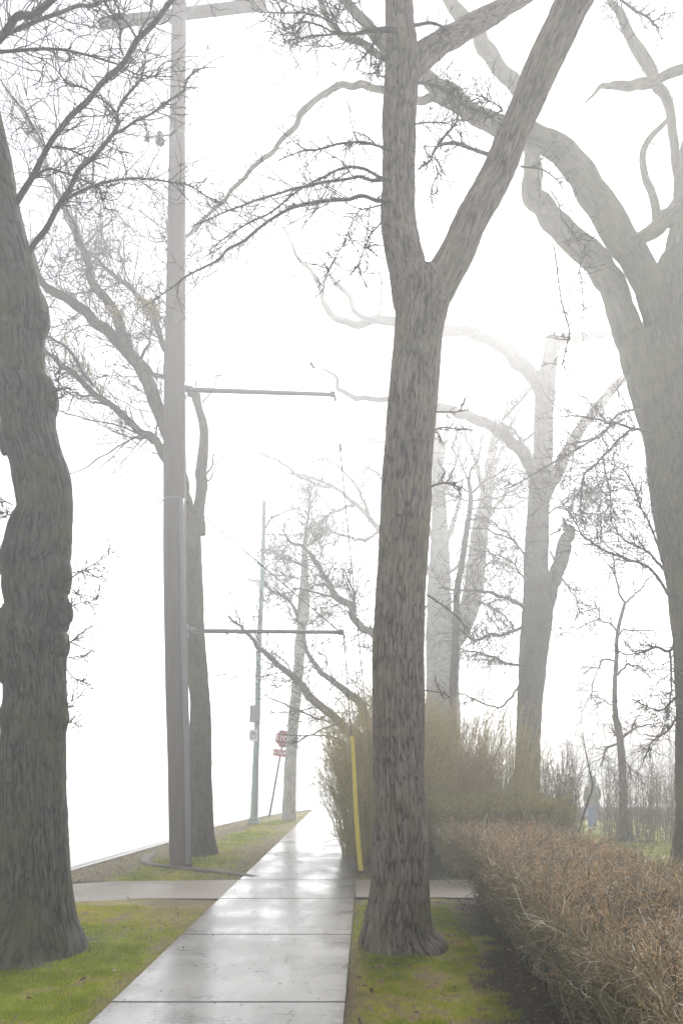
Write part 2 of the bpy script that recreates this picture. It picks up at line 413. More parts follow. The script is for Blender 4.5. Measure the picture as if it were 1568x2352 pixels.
def gz(x, y):
    z = -.022+.013*n2(x, y, 1.1, 3, 2)+.005*n2(x, y, 7, 2, 4)
    z = z-.40*sstep(12, 21, y)*sstep(2.0, 5.5, x)*sstep(90, 60, x)
    kd = x-kerb_x(y)
    street = (kd < .1)
    verge = sstep(1.3, .1, kd)*.02
    z = z-verge
    st = sstep(.12, -.06, kd)
    st = np.where((y > 24.5) & (y <= 31.6), 1.0, np.where(y > 31.6, np.where(x < 7.8, 1., 0.), st))
    yn = 8.44-.28*np.interp(x, [-4.75, -3.2, -2.2, -1.4], [1, .55, -.2, 0])
    pb = sstep(.0, .10, y-yn)*sstep(9.80, 9.70, y)*np.where(x < -1.3, 1, 0)
    z = z-pb*(np.interp(x, [-4.75, -4.2, -3.0, -1.6], [.15, .105, .03, .012]))*(1-st)
    return z-.32*st
def axis(segs):
    out = []
    for a, b, s in segs: out.append(np.arange(a, b-1e-6, s))
    out.append(np.array([segs[-1][1]])); return np.unique(np.round(np.concatenate(out), 4))
gx = axis([(-88, -20, 6), (-20, -6, 1.2), (-6, -4.2, .2), (-4.2, 3, .05), (3, 8, .25), (8, 24, 1.5), (24, 88, 6)])
gy = axis([(-24, 0, 4), (0, 2.8, .5), (2.8, 10, .05), (10, 24.6, .1), (24.6, 34, .6), (34, 60, 3), (60, 148, 8)])
X, Y = np.meshgrid(gx, gy); x = X.ravel(); y = Y.ravel()
z = gz(x, y); s_, b_, o_ = masks(x, y)
nx = len(gx); ny = len(gy)
ii = (np.arange(ny-1)[:, None]*nx+np.arange(nx-1)[None, :]).ravel()
me = np_mesh('ground', np.stack([x, y, z], 1), np.stack([ii, ii+1, ii+nx+1, ii+nx], 1), None, True, {'straw': s_, 'bare': b_, 'soil': o_})
tag(link('ground', me, M['ground']), kind='structure')

# sidewalk slabs, one structure; joints are real gaps
def bevel_box(bm, corners, z0, z1, bev=.008):
    """prism from 4 plan corners with softened top edge"""
    c = np.array(corners, float); ctr = c.mean(0)
    inn = []
    for k in range(4):
        a = unit(np.append(c[(k+1) % 4]-c[k], 0)); d = unit(np.append(c[k-1]-c[k], 0))
        inn.append(c[k]+(a+d)[:2]*bev)
    lo = [bm.verts.new((*p, z0)) for p in c]; mi = [bm.verts.new((*p, z1-bev)) for p in c]; hi = [bm.verts.new((*p, z1)) for p in inn]
    bm.faces.new(hi)
    for k in range(4):
        j = (k+1) % 4
        bm.faces.new((lo[k], lo[j], mi[j], mi[k])); bm.faces.new((mi[k], mi[j], hi[j], hi[k]))
bm = bmesh.new()
J = [1.4, 3.1, 4.86, 6.72, 8.43, 9.72, 10.9, 12.5, 14.1, 15.7, 17.3, 18.9, 20.5, 22.1, 23.55]
rs = np.random.default_rng(5)
for a, b in zip(J[:-1], J[1:]):
    g = .0045 if abs(a-9.72) > .1 else .014; gb = .0045 if abs(b-9.72) > .1 else .014
    zt = rs.normal(0, .0018)
    bevel_box(bm, [(walkL(a+g), a+g), (walkR(a+g), a+g), (walkR(b-gb), b-gb), (walkL(b-gb), b-gb)], -.12, zt)
me = bpy.data.meshes.new('sidewalk'); bm.to_mesh(me); bm.free()
tag(link('sidewalk', me, M['walk']), kind='structure')
# crossing path: strips left and right of the sidewalk, the left one dipping to the street
def strip(name, xs, y0f, y1f, zf, mat, nyy=10, kind='structure'):
    V = []; Qd = []
    for i, xx in enumerate(xs):
        for j in range(nyy+1):
            t = j/nyy; yy = y0f(xx)*(1-t)+y1f(xx)*t; V.append((xx, yy, zf(xx, yy)))
    for i in range(len(xs)-1):
        for j in range(nyy):
            a = i*(nyy+1)+j; Qd.append((a, a+nyy+1, a+nyy+2, a+1))
    return tag(link(name, np_mesh(name, V, Qd), mat), kind=kind)
strip('crossing_path', list(np.linspace(-4.75, -1.335, 40)), lambda x: 8.44-.28*np.interp(x, [-4.75, -3.2, -2.2, -1.4], [1, .55, -.2, 0]), lambda x: 9.72, lambda x, y: float(np.interp(x, [-4.75, -4.2, -3.0, -1.4], [-.146, -.10, -.02, -.003])), M['path'])
strip('house_path', list(np.linspace(.168, 9, 30)), lambda x: 8.5, lambda x: 9.74, lambda x, y: .001-.004*sstep(0, 1, np.array([x-.2]))[0], M['path'])
# street sheet
ys = np.concatenate([np.arange(-24, 24.2, .4), [24.3, 24.5]])
V = []; Qd = []
for yy in ys:
    V.append((-87, yy, -.15)); V.append((kerb_x(yy)+.02 if yy < 24.45 else 87., yy, -.15))
for i in range(len(ys)-1): Qd.append((2*i, 2*i+1, 2*i+3, 2*i+2))
k = len(V); V += [(-87, 24.5, -.15), (87, 24.5, -.15), (87, 31.4, -.15), (8, 31.4, -.15), (8, 147, -.15), (-87, 147, -.15)]; Qd += [(k, k+1, k+2, k+3), (k, k+3, k+4, k+5)]
tag(link('street', np_mesh('street', V, Qd, None, False), M['street']), kind='structure')
# kerbs
def sweep_box(name, pts, w, z0, z1, mat, kind='structure', bev=.02):
    p = np.asarray(pts, float); t = np.gradient(p, axis=0); t /= np.linalg.norm(t, axis=1)[:, None]
    nrm = np.stack([-t[:, 1], t[:, 0]], 1)
    z0 = np.broadcast_to(z0, len(p)); z1 = np.broadcast_to(z1, len(p))
    prof = [(-.5, 0), (-.5, 1), (-.5+bev/w, 2), (.5-bev/w, 2), (.5, 1), (.5, 0)]
    V = []; Qd = []
    for i in range(len(p)):
        for o, lv in prof:
            q = p[i]+nrm[i]*w*o; V.append((q[0], q[1], z0[i] if lv == 0 else (z1[i]-bev if lv == 1 else z1[i])))
    for i in range(len(p)-1):
        for j in range(5): Qd.append((i*6+j, i*6+j+1, i*6+7+j, i*6+6+j))
    return tag(link(name, np_mesh(name, V, Qd, None, False), mat), kind=kind)
yk = np.concatenate([np.arange(9.9, 23, .2), [23.0, 23.3, 23.6, 23.8, 24.0, 24.15, 24.3]])
pk = spline([(kerb_x(v)+.06, v, 0) for v in yk[::3]] + [(3, 24.33, 0), (10, 24.45, 0), (40, 24.5, 0)], n=4)[:, :2]
sweep_box('kerb', pk, .15, -.3, -.005, M['kerb'])
pk2 = spline([(kerb_x(v)+.06, v, 0) for v in np.arange(-20, 8.3, 1.5)], n=3)[:, :2]
sweep_box('kerb', pk2, .15, -.3, -.005, M['kerb'])
kp = [G(a, b) for a, b in [(352, 1958), (333, 1971), (345, 1984), (400, 1991), (470, 1998), (530, 2005), (588, 2013)]]
kp = spline(kp, n=6); sweep_box('path_kerb', kp[:, :2], .15, -.2, np.interp(np.arange(len(kp)), [0, 12, 30, len(kp)-1], [-.012, .012, .010, .0]), M['earthkerb'], bev=.012)

# ------------------------------------------------------------------ grass blades
def blades(n, xr, yr, dens, hgt, wid, rng):
    x = rng.uniform(*xr, n); y = rng.uniform(*yr, n)
    s_, b_, o_ = masks(x, y)
    ok = ((x < walkL(y)-.004) | (x > walkR(y)+.004)) & (x > kerb_x(y)+.2)
    ok &= ~((y > 8.10) & (y < 9.8))
    p = dens*(1-.93*b_)*(1-.93*o_)*(1-.25*s_)
    ok &= rng.random(n) < p
    x, y, s_, b_ = x[ok], y[ok], s_[ok], b_[ok]; n = len(x); z = gz(x, y)
    clump = .75+.5*n2(x, y, 5, 2, 21)
    h = hgt*rng.uniform(.55, 1.35, n)*np.clip(clump, .4, 1.4)*(1-.35*s_); a = rng.uniform(0, 6.283, n); ln = rng.normal(0, .55, n)*h; la = rng.uniform(0, 6.283, n)
    w = wid*rng.uniform(.6, 1.3, n)
    c, s = np.cos(a), np.sin(a)
    B = np.stack([x, y, z-.004], 1); D = np.stack([c*w, s*w, 0*w], 1)
    Md = B+np.stack([np.cos(la)*ln*.35, np.sin(la)*ln*.35, h*.6], 1); T = B+np.stack([np.cos(la)*ln, np.sin(la)*ln, h], 1)
    V = np.stack([B-D, B+D, Md+D*.7, Md-D*.7, T], 1).reshape(-1, 3)
    k = np.arange(n)*5
    tone = np.clip(.16+.42*s_+.12*rng.normal(0, 1, n)+.25*b_+.12*n2(x, y, 2.2, 2, 30), 0, 1)
    return V, np.stack([k, k+1, k+2, k+3], 1), np.stack([k+3, k+2, k+4], 1), np.repeat(tone, 5)
parts = [blades(230000, (-3.6, -1.2), (3.6, 8.5), .95, .034, .0021, RNG), blades(140000, (-.1, 1.15), (3.6, 8.6), .95, .034, .0017, RNG),
         blades(130000, (-4.2, -.7), (9.7, 24.0), .9, .045, .004, RNG), blades(80000, (3.6, 14), (9.9, 24), .9, .055, .007, RNG)]
V = []; Qd = []; T = []; tn = []; n = 0
for v, q, t, to in parts:
    V.append(v); Qd.append(q+n); T.append(t+n); tn.append(to); n += len(v)
go = link('grass', np_mesh('grass', np.vstack(V), np.vstack(Qd), np.vstack(T), False, {'tone': np.concatenate(tn)}), M['grass'])
tag(go, 'short mown damp grass beside the sidewalk', 'grass', kind='stuff')

# ------------------------------------------------------------------ leaves lying about
def leaf_batch(px, py, pz, size, rng, tone):
    n = len(px); a = rng.uniform(0, 6.283, n); tl = rng.normal(0, .35, n); tl2 = rng.normal(0, .35, n)
    L = size*rng.uniform(.6, 1.3, n); W = L*rng.uniform(.45, .8, n)
    c, s = np.cos(a), np.sin(a)
    A = np.stack([c, s, tl], 1)*L[:, None]*.5; B = np.stack([-s, c, tl2], 1)*W[:, None]*.5
    O = np.stack([px, py, pz+np.abs(tl)*L*.5+np.abs(tl2)*W*.5+.002], 1); up = np.zeros((n, 3)); up[:, 2] = L*.12
    V = np.stack([O-A, O-A*.3+B+up, O+A*.45+B*.7+up, O+A, O+A*.45-B*.7+up, O-A*.3-B+up], 1).reshape(-1, 3)
    k = np.arange(n)*6
    q = np.concatenate([np.stack([k, k+1, k+2, k+3], 1), np.stack([k, k+3, k+4, k+5], 1)])
    return V, q, np.repeat(tone, 6)
r = np.random.default_rng(3)
xs = []; ysl = []
def scatter(n, xr, yr, f):
    x = r.uniform(*xr, n); y = r.uniform(*yr, n); m = r.random(n) < f(x, y); xs.append(x[m]); ysl.append(y[m])
scatter(5200, (.4, 1.7), (3.4, 8.5), lambda x, y: masks(x, y)[2]*.5+.04)
scatter(5000, (-4.0, -1.2), (9.7, 19), lambda x, y: masks(x, y)[1]*.55+.02)
scatter(900, (-3.6, -1.2), (3.6, 8.5), lambda x, y: masks(x, y)[1]*.35+.02)
scatter(900, (.9, 5), (9.8, 16), lambda x, y: x*0+.5)
scatter(9000, (-4.3, .5), (9.9, 24), lambda x, y: sstep(.42, .12, np.abs(x-kerb_x(y)-.12))*.9)
x = np.concatenate(xs); y = np.concatenate(ysl)
on = (x > walkL(y)-.01) & (x < walkR(y)+.01); x = x[~on]; y = y[~on]
V, q, t = leaf_batch(x, y, gz(x, y), .026, r, np.clip(r.normal(.24, .2, len(x)), 0, .8))
tag(link('leaf_litter', np_mesh('leaf_litter', V, q, None, False, {'tone': t}), M['leaf']), 'brown fallen leaves and crumbs scattered on the bare earth', 'leaf litter', kind='stuff')
n = 60; x = np.concatenate([r.uniform(.0, .9, 34), r.uniform(-2.6, -1.6, 26)]); y = np.concatenate([r.uniform(3.9, 6.2, 34), r.uniform(4.0, 7.5, 26)])
k_ = (x > walkR(y)+.03) | (x < walkL(y)-.03); x, y = x[k_], y[k_]
V, q, t = leaf_batch(x, y, gz(x, y)+.025, .05, r, np.clip(r.normal(.06, .12, len(x)), 0, .7))
tag(link('leaf_litter', np_mesh('leaf_litter', V, q, None, False, {'tone': t}), M['leaf']), 'dark curled leaves lying on top of the mown grass', 'leaf litter', kind='stuff')
n = 700; y = 3.2+r.random(n)**1.4*12; x = walkL(y)+r.random(n)*(walkR(y)-walkL(y))
V, q, t = leaf_batch(x, y, x*0+.004, .014, r, np.clip(r.normal(.05, .1, n), 0, .5))
tag(link('sidewalk_crumbs', np_mesh('sidewalk_crumbs', V, q, None, False, {'tone': t}), M['leaf']), 'dark specks of leaf and grit on the wet sidewalk', 'leaf litter', kind='stuff')

# ------------------------------------------------------------------ trees
def rp(rows, d):          # rows given bottom to top
    return rows_path(rows, d)
def limb(parent, pix, d0, d1, ws, mat, rng, seed, **kw):
    p, r = traced(pix, d0, d1, ws, rng, .05, kw.pop('wob', .03))
    bark_tube('limb', p, r, mat, parent, seed=seed, **kw); return p, r
class Crown:
    """thin wood of one tree: each traced bough is a part, its twigs ride on it"""
    def __init__(self, root, rng, mat): self.root, self.rng, self.mat = root, rng, mat
    def bough(self, pix, d0, d1, ws, n=10, L=.45, lvl=2, spurs=0, kids=3, rmax=.005, sides=6, tone=.4, up=.06, step=.04, wob=.02, t0=.12, rmin=.0046):
        p, r = traced(pix, d0, d1, ws, self.rng, step, wob)
        tb = Tubes(); tb.add(p, r, sides, tone)
        sprout(tb, p, r, int(n*1.7), L, self.rng, lvl-1, up, rmax, t0, .3, kids*1.25, .8, int(spurs*1.3), tone, rmin)
        return tb.build('branch', self.mat, self.root), p, r
    def twigs(self, batches, name='twigs'):
        tb = Tubes()
        for p, r, n, L, lvl, kw in batches: sprout(tb, p, r, n, L, self.rng, lvl, **kw)
        return tb.build(name, self.mat, self.root)

# ---- burled tree close on the left
rA = np.random.default_rng(101); dA = 6.2
A = empty('burled_tree', P(68, 2185, dA), 'thick dark tree trunk with knobby burls on the left grass verge, nearest the street', 'tree', 'street trees')
rowsA = [(2225,-108,236),(2192,-105,232),(2172,-88,214),(2148,-58,196),(2114,-30,179),(2081,-8,167),(2031,3,160),(1977,4,157),(1931,5,154),(1864,5,150),(1817,6,148),(1764,5,148),(1715,7,148),(1670,8,149),(1653,1,156),(1637,5,155),(1618,12,149),(1560,12,148),(1503,3,149),(1487,-3,158),(1470,-2,157),(1450,0,149),(1430,3,154),(1412,12,160),(1396,16,162),(1376,17,151),(1363,10,154),(1343,9,158),(1323,12,164),(1303,4,160),(1288,5,155),(1273,12,158),(1242,18,160),(1209,28,164),(1176,44,164),(1122,37,163),(1089,31,157),(1062,27,146),(1035,20,138),(1019,10,134),(995,5,129),(972,8,125),(950,4,124),(932,3,125),(918,5,134),(902,2,129),(882,-3,111),(855,-9,103),(815,-15,100),(768,-20,99),(750,-20,103),(735,-22,111),(705,-26,108),(688,-32,95),(655,-38,87),(621,-46,80),(588,-55,70),(521,-68,52),(441,-78,35),(361,-86,22),(267,-100,-1),(120,-128,-30),(0,-150,-58),(-90,-165,-78)]
p, r_ = rp(rowsA, dA)
bark_tube('trunk', p, r_, M['bark_left'], A, (.018, .18), .012, .012, 240, 3, .035, .010, True, .8)
# burls: lumpy outgrowths merged into the trunk surface
def burl(parent, x, y, d, wx, wy, rng, mat, push=.02):
    c = P(x, y, d); a, b = wx*d/F/2, wy*d/F/2
    nu_, nv = 34, 22; V = []; Qd = []
    for j in range(nv+1):
        ph = -math.pi/2+math.pi*j/nv
        for i in range(nu_):
            t = 2*math.pi*i/nu_
            V.append([math.cos(t)*math.cos(ph), math.sin(t)*math.cos(ph), math.sin(ph)])
    V = np.array(V); nz_ = fbm(V*2.6+rng.uniform(0, 90), 3); n2_ = fbm(V*9+rng.uniform(0, 90), 2)
    V = V*(1+.30*nz_+.10*n2_)[:, None]*np.array([a, a*1.0, b])+c
    for j in range(nv):
        for i in range(nu_): Qd.append((j*nu_+i, j*nu_+(i+1) % nu_, (j+1)*nu_+(i+1) % nu_, (j+1)*nu_+i))
    rest = (V-c)*np.array([1, 1, 1.]); me = np_mesh('burl', V, Qd, None, True, {'rest': rest, 'ridge': np.clip(.5+.8*n2_, 0, 1)})
    return link('burl', me, mat, parent)
for (x, y, dd, wx, wy) in [(104,912,6.16,56,60),(90,738,6.15,44,72),(14,1012,6.15,26,70),(16,1292,6.1,26,44),(148,1408,6.1,36,64),(140,1478,6.12,36,56),(143,1650,6.1,28,50),(152,1313,6.12,26,40),(12,1650,6.12,26,46),(12,1432,6.08,34,80),(8,1525,6.06,30,90)]:
    burl(A, x, y, dd, wx, wy, rA, M['bark_left'])
cA = Crown(A, rA, M['twig'])
cA.bough([(20,500),(37,461),(73,401),(117,327),(167,267),(214,214),(274,150),(321,94),(364,43),(394,0),(440,-60)], 6.2, 5.7, [18,14,12,12,12,12,12,11], 26, .45, 2, 130)
cA.bough([(48,625),(68,584),(110,518),(144,461),(167,414),(214,364),(257,311),(267,284),(267,257),(294,217),(324,177),(334,134),(334,114),(357,73)], 6.2, 6.0, [15,13,13,12,11,9,8,6,5,4,3,2], 22, .35, 2, 110)
for pix, d1, ws, n, L, sp in [
    ([(257,311),(307,280),(344,264),(387,234),(424,204),(431,180),(447,164),(481,155)], 6.6, [6,5,5,4,2], 14, .3, 40),
    ([(154,457),(187,437),(234,424),(287,411),(334,411),(384,419),(434,426),(474,451),(507,464)], 6.7, [6,5,4,3,2], 16, .35, 40),
    ([(70,414),(93,397),(127,391),(167,404),(217,427),(234,447),(240,484)], 5.8, [6,5,4,3,2], 14, .3, 30),
    ([(-70,140),(0,124),(57,115),(100,112),(180,117),(220,129),(270,147),(304,165),(344,174),(400,178)], 6.2, [8,7,6,5,4,3,2], 18, .35, 60),
    ([(-90,140),(0,80),(40,40),(83,27),(124,-3),(180,-60)], 5.5, [22,18,15,14,12], 14, .5, 60),
    ([(-80,150),(0,90),(67,60),(134,33),(184,17),(234,0),(300,-30)], 6.4, [9,9,8,8,7,6], 16, .4, 60),
    ([(127,337),(157,341),(187,357),(217,371),(247,387)], 6.4, [4,3,2], 8, .22, 14),
    ([(214,214),(187,200),(157,194),(144,180),(124,154),(90,130)], 5.5, [5,4,3,2], 10, .25, 16),
    ([(217,217),(250,240),(267,257)], 6.1, [4,4,4], 3, .15, 8),
    ([(284,127),(277,107),(277,60),(254,27),(240,0),(225,-40)], 5.6, [5,4,4,4], 12, .3, 24),
    ([(317,90),(287,47),(267,13),(255,-20)], 5.4, [4,3,3], 8, .3, 12),
    ([(0,180),(25,215),(60,260),(90,310),(110,345)], 7.4, [3,3,2,2], 14, .3, 10)]:
    cA.bough(pix, 6.05, d1, ws, n, L, 2, sp)
for pix, ws in [([(150,1335),(167,1326),(214,1296),(267,1264)], [5,3,1.5]), ([(156,1320),(187,1311),(230,1309)], [3,2,1]), ([(155,1340),(180,1365),(190,1372),(244,1376)], [3,2,1]), ([(152,1405),(165,1394),(185,1385),(244,1373)], [3,2.5,1]), ([(150,1485),(157,1479),(184,1456),(210,1440),(252,1428)], [3.5,3,1.5]), ([(146,1510),(170,1510),(204,1503)], [2.5,1.5]), ([(148,1530),(167,1553),(185,1564),(205,1569)], [3,2,1]), ([(120,905),(130,898),(164,890)], [4,2]), ([(124,918),(150,905),(128,860),(130,860)], [3,2]), ([(150,1640),(165,1610),(171,1596)], [2,1.2]), ([(152,1660),(170,1662),(182,1668)], [2,1.2]), ([(20,1300),(0,1290),(-20,1287)], [3,2]), ([(30,1160),(0,1145),(-20,1140)], [3,2]), ([(40,1190),(10,1178),(0,1175)], [3,2])]:
    cA.bough(pix, 6.1, 6.1+rA.normal(0, .25), ws, 7, .16, 2, 0, 2, .0028, 4)

# ---- furrowed forked tree in the middle
rB = np.random.default_rng(202); dB = 6.4
B = empty('forked_tree', P(915, 2172, dB), 'tall tree with deeply furrowed grey bark forking into two limbs, right beside the sidewalk', 'tree', 'street trees')
rowsB = [(2215,804,1036),(2188,808,1034),(2172,818,1016),(2150,827,1000),(2131,833,993),(2097,842,987),(2031,852,984),(1964,856,981),(1864,857,978),(1764,857,974),(1643,857,973),(1543,856,972),(1476,857,973),(1409,861,974),(1309,867,979),(1242,870,984),(1176,874,988),(1089,878,990),(1022,885,994),(922,892,1003),(822,901,1011),(755,906,1016),(715,908,1024),(690,907,1032),(655,903,1028),(634,914,1010),(618,932,988),(610,945,975)]
p, r_ = rp(rowsB, dB)
bark_tube('trunk', p, r_, M['bark_mid'], B, (.019, .17), .018, .010, 340, 7, .028, .008, True, .6)
pB1, rB1 = limb(B, [(962,740),(948,690),(938,640),(929,588),(918,521),(914,434),(916,334),(919,234),(922,150),(920,67),(915,0),(912,-90)], dB, dB+.15, [70,94,90,84,80,76,75,75,76,66,62,58], M['bark_mid'], rB, 12, cell=(.019, .17), warp=.5, depth=.018, nc=150, lump=.012, wob=.01)
pB2, rB2 = limb(B, [(968,740),(988,690),(1012,645),(1047,585),(1086,501),(1131,420),(1170,330),(1206,245),(1240,165),(1281,80),(1321,0),(1365,-90)], dB, dB-.35, [70,86,82,80,76,76,72,72,76,76,75,70], M['bark_mid'], rB, 15, cell=(.019, .17), warp=.5, depth=.016, nc=150, lump=.016, wob=.01)
pB3, rB3 = limb(B, [(930,190),(955,146),(1000,108),(1044,80),(1115,42),(1190,-5),(1270,-60)], dB+.1, dB+.8, [40,54,48,46,40,36,30], M['bark_mid'], rB, 18, cell=(.019, .17), warp=.5, depth=.014, nc=80, lump=.012, wob=.01)
# small dead-branch collar below the fork
burl(B, 1007, 700, 6.12, 26, 46, rB, M['bark_mid']); burl(B, 958, 1012, 6.13, 34, 14, rB, M['bark_mid'])
cB = Crown(B, rB, M['twig'])
for pix, d1, ws, n, L, sp in [
    ([(900,348),(879,341),(837,329),(804,329),(757,337),(711,344),(677,354),(640,368)], 5.9, [6,5,5,4,3,2], 12, .25, 60),
    ([(895,415),(876,411),(844,391),(804,384),(774,389),(741,407),(691,431),(624,484),(574,511),(524,541),(480,575)], 7.0, [9,7,6,6,5,5,4,4,3,2], 18, .3, 90),
    ([(876,413),(851,414),(824,404),(774,412),(724,421),(684,434),(624,449),(557,471),(490,498),(440,520)], 6.9, [8,7,6,6,6,5,4,3,2], 18, .3, 90),
    ([(895,460),(874,459),(841,454),(801,459),(757,461),(711,471),(657,487),(590,528),(524,578),(501,595),(434,631),(394,661),(351,691)], 7.6, [9,8,8,8,7,7,7,6,6,5,4,3,2], 30, .4, 120),
    ([(910,72),(887,72),(841,72),(804,78),(771,77),(724,78),(684,88),(650,96)], 5.9, [15,13,10,6,5,4,3,2], 14, .35, 50),
    ([(804,76),(784,72),(764,50),(737,38),(704,32),(647,30),(600,28)], 5.8, [6,5,4,4,3,2], 14, .3, 40),
    ([(771,77),(745,66),(704,52),(667,60),(650,70)], 5.6, [4,4,3,2], 10, .25, 20),
    ([(880,76),(854,107),(831,137),(821,154)], 6.0, [5,4,2], 8, .2, 12),
    ([(865,75),(856,110),(853,150),(870,165)], 6.0, [4,3,2], 8, .18, 10),
    ([(780,70),(770,45),(780,10),(790,-30)], 6.4, [5,4,3], 14, .3, 20),
    ([(1140,362),(1118,357),(1088,347),(1044,332),(1010,334),(992,350),(985,372),(960,392)], 6.1, [10,9,8,8,7,6,5,4], 16, .22, 50),
    ([(1004,337),(1024,307),(1047,277),(1054,245),(1075,247),(1101,250),(1120,268)], 5.9, [7,6,5,4,4,3], 18, .2, 40),
    ([(1110,280),(1120,268),(1150,250),(1120,230),(1090,215)], 5.9, [4,4,3,2], 14, .18, 12),
    ([(1000,380),(1004,398),(992,432),(990,460)], 6.2, [4,3,2], 8, .18, 8),
    ([(952,190),(985,195),(1030,215),(1060,230)], 6.0, [6,5,3], 14, .2, 24),
    ([(952,285),(985,283),(1018,282),(1040,290)], 6.1, [4,3,2], 8, .2, 12),
    ([(952,58),(985,55),(1010,62),(1030,72)], 6.5, [7,6,5], 6, .2, 8),
    ([(1195,382),(1205,384),(1245,387),(1278,411),(1291,431)], 6.2, [5,4,3,2], 8, .2, 14),
    ([(1265,440),(1283,470),(1290,500),(1318,540),(1322,555)], 6.0, [3,3,2], 8, .18, 8),
    ([(1270,560),(1275,588),(1288,681),(1305,748),(1301,795),(1288,842)], 5.8, [3.4,3.6,3.4,3.2,2.4], 12, .2, 20),
    ([(1342,560),(1341,588),(1331,621),(1338,681),(1338,755)], 5.6, [3,3,2.6,1.8], 10, .18, 14),
    ([(878,470),(846,478),(820,490),(790,560),(795,566)], 6.0, [4,3,2.6,2], 10, .2, 14),
    ([(878,508),(860,530),(840,560),(826,600),(815,620)], 5.9, [4,3,2], 9, .22, 14),
    ([(795,552),(770,590),(748,640),(742,670)], 5.6, [3,2.6,2], 10, .2, 14),
    ([(850,470),(844,520),(838,560),(845,590)], 5.6, [3,2.4,2], 8, .2, 10),
    ([(998,945),(1020,947),(1050,946),(1085,938)], 6.2, [4,3,2], 4, .12, 4),
    ([(992,990),(1015,982),(1047,985),(1085,988)], 6.2, [4,3,2], 5, .12, 4),
    ([(988,992),(1005,995),(1013,1010),(1018,1025)], 6.2, [3,3,2], 3, .08, 2),
    ([(986,1118),(1015,1109),(1042,1112),(1060,1125)], 6.2, [5,4,2.5], 7, .12, 4),
    ([(1013,1110),(1016,1092),(1022,1086)], 6.2, [3,2], 2, .08, 2),
    ([(980,1366),(1010,1385),(1045,1415),(1075,1445)], 6.9, [4,3,3,2], 5, .15, 4),
    ([(972,1585),(1000,1590),(1016,1592),(1032,1600)], 6.6, [3,2.4,2], 3, .12, 2),
    ([(1400,-40),(1425,0),(1462,30),(1497,48),(1512,75)], 5.8, [6,5,5,4,3], 14, .2, 30),
    ([(890,118),(876,140),(862,170),(884,178)], 6.2, [3,2.4,2], 8, .15, 6)]:
    cB.bough(pix, 6.3, d1, ws, n, L, 2, sp)

# ---- tree just behind the wooden pole
rD = np.random.default_rng(303); dD = 12.5
D = empty('tree', P(456, 1962, dD), 'leaning hazy tree directly behind the wooden utility pole, limbs spreading left', 'tree', 'street trees')
p, r_ = rp([(1972,398,506),(1957,408,498),(1930,414,494),(1897,420,490),(1764,432,485),(1643,438,484),(1577,434,478),(1443,418,469),(1309,408,464),(1230,402,461),(1190,400,460)], dD)
bark_tube('trunk', p, r_, M['bark_far'], D, (.05, .16), .014, .02, 80, 5, .05, .03)
limb(D, [(455,1225),(459,1158),(461,1100),(463,1065),(466,1022),(467,973),(461,944),(455,922),(442,905),(420,890),(408,870)], dD, dD+.3, [30,23,24,22,20,20,19,20,20,20,18], M['bark_far'], rD, 21, cell=(.05, .15), depth=.008, nc=40, step=.03, lump=.03)
pD1, rD1 = limb(D, [(430,1240),(416,1170),(408,1100),(402,1000),(400,850),(400,700),(398,560),(396,400)], dD, dD, [56,52,48,44,40,34,26,14], M['bark_far'], rD, 22, cell=(.05, .15), depth=.008, nc=40, step=.03)
D1, q1 = limb(D, [(405,1060),(390,1010),(376,972),(351,908),(327,855),(294,805),(254,765),(214,732),(160,691),(120,668),(93,648),(80,608),(70,570)], dD, dD-.8, [34,32,32,30,29,28,25,21,18,15,12,8], M['bark_far'], rD, 23, cell=(.05, .15), depth=.007, nc=40, step=.03)
D2, q2 = limb(D, [(300,812),(287,788),(267,721),(234,678),(210,638),(197,588),(180,551),(157,494),(127,434),(100,347),(67,284),(20,207)], dD-.3, dD+1, [22,24,22,21,19,17,15,14,12,9,7,5], M['bark_far'], rD, 24, cell=(.05, .15), depth=.006, nc=32, step=.03)
D3, q3 = limb(D, [(400,1100),(376,1049),(354,1009),(331,995),(300,975),(260,935),(214,898),(160,848),(127,825),(104,812),(70,795)], dD, dD-.9, [22,20,19,17,15,14,12,10,7,5], M['bark_far'], rD, 25, cell=(.05, .15), depth=.006, nc=28, step=.03)
D4, q4 = limb(D, [(395,830),(377,795),(364,745),(347,708),(321,685),(290,655),(260,628),(234,608),(214,588),(190,570)], dD, dD+.8, [16,15,14,14,13,11,10,8,6,4], M['bark_far'], rD, 26, cell=(.05, .15), depth=.006, nc=28, step=.03)
cD = Crown(D, rD, M['twig'])
cD.bough([(385,866),(379,865),(354,862),(334,838),(325,826)], dD, dD-.4, [10,10,9,10], 4, .3, 1)
cD.bough([(322,830),(334,805),(347,785),(330,765),(318,770)], dD-.3, dD-.6, [8,7,5,4], 14, .4, 2)
cD.bough([(217,888),(187,852),(167,812),(140,790),(107,768)], dD-.5, dD-1, [9,8,6,4], 20, .5, 2)
cD.bough([(324,995),(290,983),(254,972),(187,959),(134,942)], dD-.2, dD-1.2, [5,4,3,2], 10, .5, 2)
cD.bough([(335,1000),(300,1012),(267,1029),(194,1075),(160,1089)], dD-.2, dD-1.2, [4,4,3,2], 6, .4, 1)
cD.bough([(452,905),(450,880),(454,850),(462,820)], dD, dD+.2, [3,2,1.5], 6, .3, 1)
cD.bough([(465,925),(485,900),(508,858)], dD, dD+.2, [4,3,1.5], 4, .3, 1)
cD.bough([(472,1092),(484,1075),(490,1050),(494,1035)], dD, dD-.2, [5,4,2], 4, .2, 1)
cD.bough([(474,1103),(482,1100),(492,1075),(500,1060)], dD, dD-.2, [5,3,2], 4, .2, 1)
cD.bough([(400,560),(430,540),(460,510),(487,482),(510,460)], dD, dD+.5, [9,8,6,4], 20, .45, 2)
